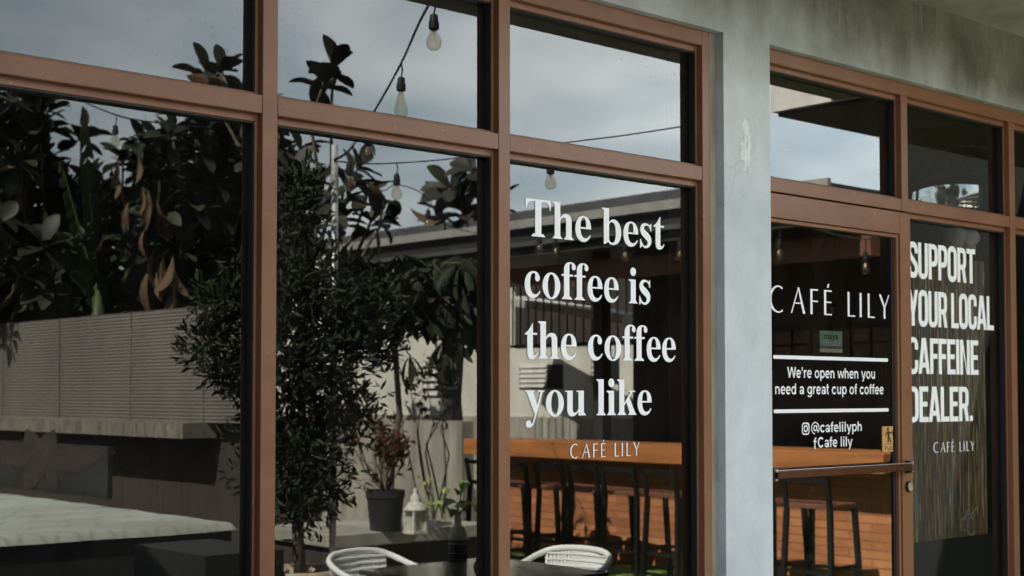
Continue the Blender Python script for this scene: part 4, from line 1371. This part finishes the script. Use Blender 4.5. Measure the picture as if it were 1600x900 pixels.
dup(chair, (4.95, -2.00, GROUND - 0.0), R(166), 'white woven tub armchair on the right hand side of the patio table')

bp_ = spot(715, 890, 6.35)
bt = thing('liquor_bottle', 'clear square shouldered bottle with black label used as a vase', 'bottle', (bp_.x, bp_.y, TZ))
q = MB()
q.lathe([(0.040, 0.0), (0.042, 0.01), (0.042, 0.155), (0.036, 0.175), (0.017, 0.20), (0.015, 0.245), (0.0165, 0.247), (0.0165, 0.258)], (bp_.x, bp_.y, TZ), 24); q.build('glass_body', M['bottle'], bt, smooth=True)
q = MB(); q.lathe([(0.0428, 0.035), (0.0428, 0.135)], (bp_.x, bp_.y, TZ), 24); lb = q.build('label', M['ink'], bt, smooth=True)
q = MB(); q.lathe([(0.0432, 0.115), (0.0432, 0.121)], (bp_.x, bp_.y, TZ), 24); q.lathe([(0.0432, 0.075), (0.0432, 0.079)], (bp_.x, bp_.y, TZ), 24); q.lathe([(0.0432, 0.048), (0.0432, 0.051)], (bp_.x, bp_.y, TZ), 24); q.build('label_lines', M['cardpale'], lb)
tsu = MB(); tsu.add([(bp_.x + 0.09, bp_.y + 0.0, TZ + 0.0), (bp_.x + 0.16, bp_.y + 0.02, TZ), (bp_.x + 0.13, bp_.y + 0.06, TZ), (bp_.x + 0.11, bp_.y + 0.02, TZ + 0.085), (bp_.x + 0.14, bp_.y + 0.035, TZ + 0.06)], [(0, 1, 3), (1, 2, 4), (1, 4, 3), (2, 0, 3), (2, 3, 4)])
tag(tsu.build('crumpled_napkin', M['plastic']), 'crumpled white napkin on the patio table beside the bottle', 'napkin')

# ------------------------------------------------------------------ plants


def leaf(mb, p, d, nrm, ln, wd, fold=0.25, droop=0.15, mi=0, tip=0.62):
    d = Vector(d).normalized()
    s = d.cross(nrm)
    if s.length < 1e-4:
        s = d.orthogonal()
    s.normalize()
    u = s.cross(d)
    p = Vector(p)
    if ln < 0.13:
        m1 = p + d * ln * 0.33 + u * ln * droop * 0.25
        m2 = p + d * ln * tip + u * ln * droop * 0.15
        t = p + d * ln - u * ln * droop
        w1, w2 = wd * 0.36, wd * 0.5
        fu = u * wd * fold
        mb.add([p, m1, m2, t, m1 + s * w1 + fu, m2 + s * w2 + fu, m1 - s * w1 + fu, m2 - s * w2 + fu],
               [(0, 1, 4), (4, 1, 2, 5), (5, 2, 3), (0, 6, 1), (6, 7, 2, 1), (7, 3, 2)], mi)
        return
    st = ((0.0, 0.04), (0.18, 0.46), (0.36, 0.80), (0.55, 1.0), (0.72, 0.96), (0.86, 0.70), (0.95, 0.36), (1.0, 0.03))
    vs, fs = [], []
    for a, ww in st:
        c = p + d * ln * a + u * ln * droop * (1.0 * a - 1.9 * a * a)
        e = s * (wd * 0.5 * ww)
        fu = u * (wd * fold * ww)
        vs += [c - e + fu, c, c + e + fu]
    for k in range(len(st) - 1):
        q = 3 * k
        fs += [(q, q + 1, q + 4, q + 3), (q + 1, q + 2, q + 5, q + 4)]
    mb.add(vs, fs, mi)


def rnd_dir():
    z = random.uniform(-1, 1); a = random.uniform(0, 2 * math.pi); r = math.sqrt(1 - z * z)
    return Vector((r * math.cos(a), r * math.sin(a), z))


def rosette(mb, c, axis, n, ln, wd, spread=(30, 115), mi=0):
    axis = Vector(axis).normalized()
    s = axis.orthogonal().normalized(); q = axis.cross(s)
    for i in range(n):
        a = i * 2.4 + random.uniform(-0.3, 0.3)
        t = R(spread[0] + (spread[1] - spread[0]) * (i + 0.5) / n + random.uniform(-8, 8))
        rad_ = s * math.cos(a) + q * math.sin(a)
        d = axis * math.cos(t) + rad_ * math.sin(t)
        k = ln * random.uniform(0.75, 1.1)
        leaf(mb, Vector(c) - axis * 0.35 * ln * i / n, d, (axis + Vector((0, 0, 0.6))).normalized(), k, wd * random.uniform(0.85, 1.1), 0.16, random.uniform(0.02, 0.28), mi)


def limb_tube(mb, a, b, r0, r1, wob=0.06, n=5):
    a, b = Vector(a), Vector(b)
    k = (b - a).length
    pts = [a.lerp(b, i / n) + (rnd_dir() * wob * k * (0 if i in (0, n) else 1)) for i in range(n + 1)]
    mb.tube(pts, [r0 + (r1 - r0) * i / n for i in range(n + 1)], 7)


def rosette_tree(label, base, spots, ln, wd, m='rubber', nleaf=10, r0=0.05, extra=None, cat='tree', group=None):
    base = Vector(base)
    nleaf = 8 if ln < 0.3 else nleaf
    t = thing('rubber_tree' if m == 'rubber' else 'broadleaf_tree', label, cat, base, group)
    tk, cw = MB(), MB()
    top = sum((Vector(s) for s in spots), Vector()) / len(spots)
    fork = base.lerp(Vector((top.x, top.y, min(top.z, min(s[2] for s in spots)))), 0.75)
    fork.x, fork.y = base.x * 0.6 + top.x * 0.4, base.y * 0.6 + top.y * 0.4
    limb_tube(tk, base, fork, r0, r0 * 0.7, 0.02)
    for s in spots:
        s = Vector(s)
        limb_tube(tk, fork.lerp(s, random.uniform(0, 0.15)), s, r0 * 0.38, 0.010, 0.05)
        ax = (s - fork).normalized() * 0.7 + Vector((0, 0, 0.5)) + rnd_dir() * 0.8
        rosette(cw, s, ax, nleaf, ln, wd)
    tk.build('trunk', M['bark'], t, smooth=True)
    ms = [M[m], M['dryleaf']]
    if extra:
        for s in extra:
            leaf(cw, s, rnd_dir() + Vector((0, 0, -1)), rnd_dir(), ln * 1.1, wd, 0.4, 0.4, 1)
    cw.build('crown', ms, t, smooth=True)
    return t


def cloud(cx, cy, cz, rx, ry, rz, n):
    o = []
    while len(o) < n:
        d = rnd_dir(); k = random.uniform(0.35, 1) ** 0.6
        o.append((cx + d.x * rx * k, cy + d.y * ry * k, cz + d.z * rz * k))
    return o


# rubber trees whose tips stand against the sky
sp = [spot(x, y, d) for x, y, d in ((345, 108, 10.4), (325, 118, 10.7), (505, 128, 10.2), (520, 105, 10.4), (470, 235, 10.4), (560, 262, 10.2), (545, 300, 10.0), (575, 300, 10.5), (455, 275, 10.0),
                                    (580, 345, 10.3), (500, 320, 9.8), (450, 330, 10.3), (420, 190, 11), (400, 240, 10.6), (600, 345, 10.8), (380, 150, 10.8), (530, 340, 10.2))]
rosette_tree('rubber tree with big dark leaves rising beside the pipe post', Vector((spot(490, 700, 10.5).x, spot(490, 700, 10.5).y, GROUND)), sp, 0.25, 0.125, extra=[spot(355, 120, 10.5), spot(575, 282, 10.2)])
sp = [spot(x, y, d) for x, y, d in ((705, 295, 14.2), (738, 268, 14.0), (750, 305, 14.2), (690, 325, 14.5), (725, 330, 14.0), (770, 320, 14.2))]
rosette_tree('rubber tree leaning over the shed roof of the bar', Vector((11.2, -10.3, GROUND)), sp, 0.33, 0.17, extra=[spot(700, 330, 14.2)])
# thicket behind the fence
for k, (px, top, wdt) in enumerate(((-50, 130, 100), (35, 165, 75), (130, 285, 75), (255, 205, 70), (345, 150, 60), (405, 210, 60))):
    dd = 15.5 + 0.5 * (k % 3)
    sp = []
    for i in range(78):
        y = random.uniform(top, 500)
        sp.append(spot(px + random.gauss(0, wdt * (0.35 + 0.4 * (y - top) / 350)), y, dd + random.uniform(-0.9, 1.0)))
    bpt = spot(px, 500, dd)
    rosette_tree(['tall dark thicket tree at the far left of the sheet fence', 'dark leafy tree behind the sheet fence beside the banana plant', 'lower dark tree behind the banana plant', 'dark big leaved tree behind the sheet fence, right of the banana plant',
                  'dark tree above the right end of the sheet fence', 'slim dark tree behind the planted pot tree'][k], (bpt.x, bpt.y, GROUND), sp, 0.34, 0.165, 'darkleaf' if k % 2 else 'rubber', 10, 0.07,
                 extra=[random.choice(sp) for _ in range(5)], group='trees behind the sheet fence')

# banana plant
bb = spot(150, 480, 15.0)
bn = thing('banana_plant', 'banana plant with torn upright green leaves behind the sheet fence', 'plant', (bb.x, bb.y, GROUND))
q = MB()
q.tube([(bb.x, bb.y, GROUND), (bb.x, bb.y, 1.6), (bb.x + 0.05, bb.y, 2.6)], [0.12, 0.10, 0.07], 8)
q.build('trunk', M['banana'], bn, smooth=True)
q = MB()
for (tx_, ty_, wd_, d_) in ((130, 165, 0.42, 14.7), (175, 260, 0.36, 15.1), (95, 250, 0.34, 15.2), (210, 330, 0.3, 14.9), (70, 330, 0.3, 14.9)):
    a = Vector((bb.x + 0.05, bb.y, 2.3)); c = spot(tx_, ty_, d_)
    d = (c - a); ln = d.length
    sdir = RT * 1.0 + Vector((0, 0, 0.12))
    sdir = (sdir - d.normalized() * sdir.dot(d.normalized())).normalized()
    nsec = 16
    for s_ in (-1, 1):
        for i in range(2, nsec):
            if random.random() < 0.10:
                continue
            u0, u1 = i / nsec, (i + 0.86) / nsec
            w0 = wd_ / 2 * math.sin(math.pi * min(1, u0 * 0.86 + 0.08)) ** 0.6
            w1 = wd_ / 2 * math.sin(math.pi * min(1, u1 * 0.86 + 0.08)) ** 0.6
            p0, p1 = a + d * u0, a + d * u1
            dn = Vector((0, 0, -0.06 * random.uniform(0.5, 2.2)))
            q.add([p0, p1, p1 + sdir * s_ * w1 + dn, p0 + sdir * s_ * w0 + dn], [(0, 1, 2, 3)])
    q.tube([a, a + d * 0.5, c], [0.02, 0.014, 0.005], 5)
q.build('leaf_blades', M['banana'], bn)
for n_, xr, yr, ln_ in ((9, (215, 285), (390, 440), 0.45), (10, (150, 260), (230, 400), 0.28)):
    for i in range(n_):
        q = MB()
        p = spot(random.uniform(*xr), random.uniform(*yr), 14.35)
        leaf(q, p, Vector((random.uniform(-0.4, 0.4), 0, -1)), rnd_dir(), ln_, ln_ * 0.24, 0.35, 0.3)
        q.build('dry_leaf', M['dryleaf'], bn, smooth=True)

# small leaved tree in the clay pot
tp = spot(470, 888, 7.5)
ptz = tp.z
pt = thing('clay_planter', 'big beige clay pot holding the small leaved tree', 'planter', (tp.x, tp.y, GROUND))
q = MB(); q.lathe([(0.15, GROUND), (0.20, 0.25), (0.215, ptz - 0.04), (0.235, ptz - 0.035), (0.235, ptz), (0.20, ptz), (0.195, ptz - 0.05)], (tp.x, tp.y, 0), 28); q.build('bowl', M['clay'], pt, smooth=True)
tr_ = thing('podocarpus_tree', 'dense dark small leaved tree growing from the beige clay pot', 'tree', (tp.x, tp.y, ptz - 0.05))
tk, cw = MB(), MB()
limb_tube(tk, (tp.x, tp.y, ptz - 0.06), (tp.x + 0.05, tp.y - 0.03, 2.3), 0.035, 0.012, 0.015, 7)
blobs = []
for x, y, d, r in ((470, 410, 7.7, .20), (450, 440, 7.4, .25), (530, 465, 7.6, .25), (480, 500, 7.5, .32), (555, 520, 7.7, .24), (440, 560, 7.4, .32), (520, 580, 7.6, .30), (470, 640, 7.5, .34), (540, 640, 7.7, .18),
                   (440, 720, 7.4, .30), (500, 720, 7.5, .28), (475, 780, 7.5, .2), (455, 330, 7.5, .20), (470, 285, 7.6, .12),
                   (345, 470, 7.3, .15), (325, 540, 7.3, .16), (350, 580, 7.3, .10), (375, 520, 7.35, .16), (395, 470, 7.4, .22), (390, 600, 7.4, .12), (600, 540, 7.8, .13), (590, 470, 7.8, .14)):
    c = spot(x, y, d)
    blobs.append((c, r))
    z_ = max(ptz + 0.1, min(2.2, c.z - 0.12))
    limb_tube(tk, (tp.x, tp.y, z_), c, 0.011, 0.005, 0.07, 4)
for c, r in blobs:
    for i in range(int(90 + 2600 * r * r)):
        d = rnd_dir(); k = r * random.uniform(0.2, 1.08)
        p = c + d * k
        dd = (d + rnd_dir() * 0.9 + Vector((0, 0, 0.4))).normalized()
        for _ in range(2):
            leaf(cw, p + rnd_dir() * 0.02, dd + rnd_dir() * 0.7, rnd_dir(), random.uniform(0.05, 0.085), 0.017, 0.2, 0.1)
tk.build('trunk', M['bark'], tr_, smooth=True)
cw.build('crown', M['midleaf'], tr_)

# drooping leaved tree between the pot tree and the bar
sp = []
for i in range(85):
    sp.append(spot(random.uniform(545, 775), random.uniform(400, 502) , 10.6 + random.uniform(-0.5, 0.6)))
base = spot(585, 800, 10.8)
dt = thing('mango_tree', 'low tree of long drooping leaves in front of the bar roof', 'tree', (base.x, base.y, GROUND))
tk, cw = MB(), MB()
limb_tube(tk, (base.x, base.y, GROUND), spot(640, 440, 10.8), 0.03, 0.02, 0.03)
for s in sp:
    limb_tube(tk, spot(640, 450, 10.8), s, 0.012, 0.005, 0.06, 4)
    for i in range(9):
        leaf(cw, s + rnd_dir() * 0.03, Vector((random.uniform(-0.7, 0.7), random.uniform(-0.7, 0.7), -random.uniform(0.3, 1.2))), rnd_dir(), random.uniform(0.18, 0.29), 0.062, 0.15, 0.25)
for px, py in ((690, 570), (715, 560), (740, 545), (640, 590)):
    for i in range(5):
        leaf(cw, spot(px, py - 35, 10.4), Vector((random.uniform(-0.6, 0.6), random.uniform(-0.6, 0.6), -1)), rnd_dir(), 0.23, 0.055, 0.15, 0.2)
tk.build('trunk', M['bark'], dt, smooth=True)
cw.build('crown', M['darkleaf'], dt, smooth=True)
# leafy weeds before the white wall
wd0 = spot(680, 680, 12.5)
wt = thing('wall_shrub', 'thin leafy shrub against the white house wall', 'plant', (wd0.x, wd0.y, GROUND))
tk, cw = MB(), MB()
for px, py in ((665, 590), (680, 575), (640, 600), (700, 610), (655, 640), (625, 660), (690, 650)):
    e = spot(px, py, 12.3)
    limb_tube(tk, (wd0.x, wd0.y, GROUND), e, 0.012, 0.004, 0.05)
    for i in range(26):
        leaf(cw, e + rnd_dir() * random.uniform(0, 0.16), rnd_dir() + Vector((0, 0, 0.6)), rnd_dir(), 0.08, 0.032, 0.2, 0.1)
tk.build('stem', M['bark'], wt); cw.build('foliage', M['midleaf'], wt)

# croton in a black pot, lantern, on a concrete bench
bl = spot(520, 842, 9.6); br_ = spot(752, 832, 9.6)
bz = spot(640, 832, 9.6).z
bench = thing('concrete_bench', 'pale weathered concrete bench carrying the black pot and the lantern', 'bench', ((bl.x + br_.x) / 2, bl.y, GROUND))
q = MB(); q.box(bl.x - 0.1, br_.x + 0.5, bl.y - 0.75, bl.y + 0.18, bz - 0.09, bz); q.build('slab', M['oldwall'], bench, bevel=0.008)
q = MB(); q.box(bl.x - 0.06, br_.x + 0.46, bl.y - 0.72, bl.y + 0.10, GROUND, bz - 0.091); q.build('support', M['shedwall'], bench)
cp = spot(602, 826, 9.75)
po = thing('black_plant_pot', 'ribbed black plastic pot standing on the concrete bench', 'pot', (cp.x, cp.y, bz))
q = MB(); q.lathe([(0.105, 0), (0.128, 0.22), (0.136, 0.225), (0.136, 0.275), (0.12, 0.275), (0.115, 0.24)], (cp.x, cp.y, bz), 24); q.build('bowl', M['pot'], po, smooth=False)
ct_ = thing('croton_plant', 'red and green leaved croton growing from the ribbed black pot', 'plant', (cp.x, cp.y, bz + 0.25))
tk, cw = MB(), MB()
for i in range(16):
    e = Vector((cp.x, cp.y, bz + 0.25)) + Vector((random.uniform(-0.2, 0.2), random.uniform(-0.2, 0.2), random.uniform(0.15, 0.58)))
    limb_tube(tk, (cp.x, cp.y, bz + 0.24), e, 0.008, 0.004, 0.08, 4)
    for k in range(22):
        leaf(cw, e + rnd_dir() * random.uniform(0, 0.09), rnd_dir() + Vector((0, 0, 0.5)), rnd_dir(), random.uniform(0.06, 0.11), 0.026, 0.2, 0.15)
tk.build('stem', M['bark'], ct_); cw.build('foliage', M['croton'], ct_)
lp = spot(649, 824, 9.55)
ln_ = thing('garden_lantern', 'small distressed white lantern with domed top on the concrete bench', 'lantern', (lp.x, lp.y, bz))
q = MB(); q.box(lp.x - 0.06, lp.x + 0.06, lp.y - 0.06, lp.y + 0.06, bz, bz + 0.02)
for sx in (-1, 1):
    for sy in (-1, 1):
        q.box(lp.x + sx * 0.048 - 0.008, lp.x + sx * 0.048 + 0.008, lp.y + sy * 0.048 - 0.008, lp.y + sy * 0.048 + 0.008, bz + 0.02, bz + 0.15)
q.build('frame', M['lantern'], ln_)
q = MB(); q.lathe([(0.078, 0.15), (0.078, 0.162), (0.045, 0.205), (0.03, 0.21), (0.034, 0.24), (0.018, 0.262), (0.010, 0.268), (0.016, 0.285), (0.012, 0.298), (0.003, 0.302)], (lp.x, lp.y, bz), 20); q.build('cap', M['lantern'], ln_, smooth=True)
q = MB(); q.box(lp.x - 0.042, lp.x + 0.042, lp.y - 0.042, lp.y + 0.042, bz + 0.021, bz + 0.149); q.build('lantern_glass', M['bottle'], ln_)
q = MB(); q.lathe([(0.025, 0.021), (0.025, 0.09), (0.004, 0.095)], (lp.x, lp.y, bz), 14); q.build('candle', M['plastic'], ln_)
vp = thing('pothos_sprig', 'lime green leafy sprig standing in the clear bottle', 'plant', (bp_.x, bp_.y, TZ + 0.2))
tk, cw = MB(), MB()
for px, py in ((702, 795), (720, 770), (738, 790), (745, 775), (715, 785), (728, 800)):
    e = spot(px, py, 6.35)
    tk.tube([(bp_.x, bp_.y, TZ + 0.02), (bp_.x, bp_.y, TZ + 0.25), e], 0.003, 5)
    for k in range(2):
        leaf(cw, e, Vector((random.uniform(-1, 1), random.uniform(-1, 1), random.uniform(-0.3, 0.5))), Vector((0, 0.3, 1)), random.uniform(0.075, 0.10), 0.055, 0.12, 0.25)
tk.build('stem', M['lime'], vp); cw.build('foliage', M['lime'], vp)
wp = spot(690, 800, 10.6)
vw = thing('creeper', 'light green creeper on the foot of the sunlit garden wall', 'plant', (wp.x, wp.y, GROUND))
cw, tk = MB(), MB()
for i in range(7):
    e = spot(random.uniform(660, 745), random.uniform(745, 815), 10.6)
    tk.tube([(wp.x, wp.y, GROUND), ((wp.x + e.x) / 2, (wp.y + e.y) / 2, e.z - 0.05), e], 0.004, 5)
    for k in range(5):
        leaf(cw, e + rnd_dir() * 0.06, rnd_dir(), Vector((0, 0.3, 1)), 0.05, 0.032, 0.12, 0.2)
tk.build('stem', M['bark'], vw); cw.build('foliage', M['lime'], vw)

# ------------------------------------------------------------------ post and string lights
pp = spot(522, 400, 7.6)
post = thing('pipe_post', 'thin galvanised pipe post carrying the light strings', 'post', (pp.x, pp.y, GROUND))
q = MB(); q.tube([(pp.x, pp.y, GROUND), (pp.x, pp.y, spot(522, 226, 7.6).z)], 0.019, 12); q.build('pipe', M['galv'], post, smooth=True)
zc = spot(522, 285, 7.6).z
q = MB(); q.lathe([(0.0225, -0.035), (0.0225, 0.045)], (pp.x, pp.y, zc), 14); q.build('sleeve', M['galv'], post)


def sag(a, b, s, n=14):
    a, b = Vector(a), Vector(b)
    return [a.lerp(b, i / n) - Vector((0, 0, s * 4 * (i / n) * (1 - i / n))) for i in range(n + 1)]


def string(label, pts, bulbs, twist=True):
    pts = [Vector(p) for p in pts]
    t = thing('string_light', label, 'string light', pts[0], 'strings of bulbs over the yard')
    q = MB(); q.tube(pts, 0.0042, 6)
    if twist:
        fine = []
        for i in range(len(pts) - 1):
            for j in range(8):
                p = pts[i].lerp(pts[i + 1], j / 8); a = (i * 8 + j) * 1.3
                fine.append(p + Vector((0.006 * math.cos(a), 0, 0.006 * math.sin(a))))
        q.tube(fine, 0.0026, 5)
    q.build('cable', M['cable'], t, smooth=True)
    for top, kind, hang in bulbs:
        top = Vector(top)
        h = MB()
        h.tube([top + Vector((0, 0, hang)), top + Vector((0.008, 0, hang * 0.5)), top], 0.004, 5)
        h.lathe([(0.010, 0.0), (0.017, -0.005), (0.019, -0.03), (0.022, -0.034), (0.022, -0.062), (0.018, -0.066)], top, 16)
        so = h.build('socket', M['socket'], t, smooth=False)
        g2 = MB()
        if kind == 'long':
            g2.lathe([(0.013, -0.066), (0.015, -0.08), (0.024, -0.12), (0.033, -0.155), (0.031, -0.175), (0.018, -0.19), (0.004, -0.194)], top, 20)
        else:
            g2.lathe([(0.013, -0.066), (0.016, -0.075), (0.029, -0.10), (0.033, -0.118), (0.029, -0.138), (0.015, -0.15), (0.004, -0.152)], top, 20)
        g2.build('bulb', M['bulb'], so, smooth=True)
        f2 = MB()
        for k in range(5):
            a = k * 1.257
            f2.tube([top + Vector((0.004 * math.cos(a), 0.004 * math.sin(a), -0.066)), top + Vector((0.011 * math.cos(a), 0.011 * math.sin(a), -0.12)), top + Vector((0.006 * math.cos(a), 0.006 * math.sin(a), -0.078))], 0.0012, 4)
        f2.build('filament', M['filament'], so)
    return t


def via(lst):
    """smooth line through marked points"""
    P = [spot(*p) for p in lst]
    o = []
    for i in range(len(P) - 1):
        p0, p1, p2, p3 = P[max(i - 1, 0)], P[i], P[i + 1], P[min(i + 2, len(P) - 1)]
        for j in range(7):
            t = j / 7
            o.append(0.5 * (2 * p1 + (p2 - p0) * t + (2 * p0 - 5 * p1 + 4 * p2 - p3) * t * t + (3 * p1 - p0 - 3 * p2 + p3) * t ** 3))
    return o + [P[-1]]


string('twisted black light string climbing from the pipe post to the cafe eave', via([(522, 250, 7.6), (548, 232, 7.5), (590, 165, 7.1), (627, 98, 6.7), (655, 35, 6.2), (680, -8, 5.8), (720, -60, 5.4)]),
       [(spot(678, 22, 5.9), 'round', 0.06), (spot(627, 120, 6.6), 'long', 0.07), (spot(575, 207, 7.3), 'round', 0.05), (spot(546, 255, 7.7), 'round', 0.05)])
string('straight light string crossing the sky from the pipe post to the right', via([(522, 252, 7.6), (575, 256, 8.0), (620, 255, 8.3), (690, 250, 8.2), (760, 240, 8.0), (860, 226, 7.8), (980, 211, 7.6), (1100, 192, 7.4)]),
       [(spot(620, 272, 8.4), 'round', 0.06), (spot(860, 254, 7.9), 'round', 0.10)], False)
string('light string sagging from the pipe post to the bar shed roof', via([(522, 255, 7.6), (548, 275, 8.6), (580, 290, 9.5), (600, 298, 10.1), (618, 289, 10.3), (650, 297, 10.7), (672, 315, 11.0), (700, 352, 11.6), (800, 372, 11.6), (880, 368, 11.3), (980, 362, 11.0), (1075, 356, 10.8), (1210, 350, 10.3), (1335, 375, 9.8), (1420, 355, 9.5)]),
       [(spot(596, 312, 10.1), 'round', 0.07), (spot(669, 328, 11.0), 'round', 0.06), (spot(843, 367, 11.4), 'round', 0.05), (spot(868, 372, 11.3), 'round', 0.05), (spot(977, 378, 11.0), 'round', 0.07), (spot(1062, 376, 10.8), 'round', 0.09), (spot(1206, 375, 10.3), 'round', 0.10), (spot(1339, 395, 9.8), 'round', 0.09), (spot(896, 425, 11.5), 'round', 0.05)], False)
string('light string hanging in front of the banana plant', via([(20, 110, 9.5), (95, 142, 9.8), (160, 172, 10.0), (215, 188, 10.2), (330, 200, 10.6)]), [(spot(180, 196, 10.0), 'round', 0.07)])
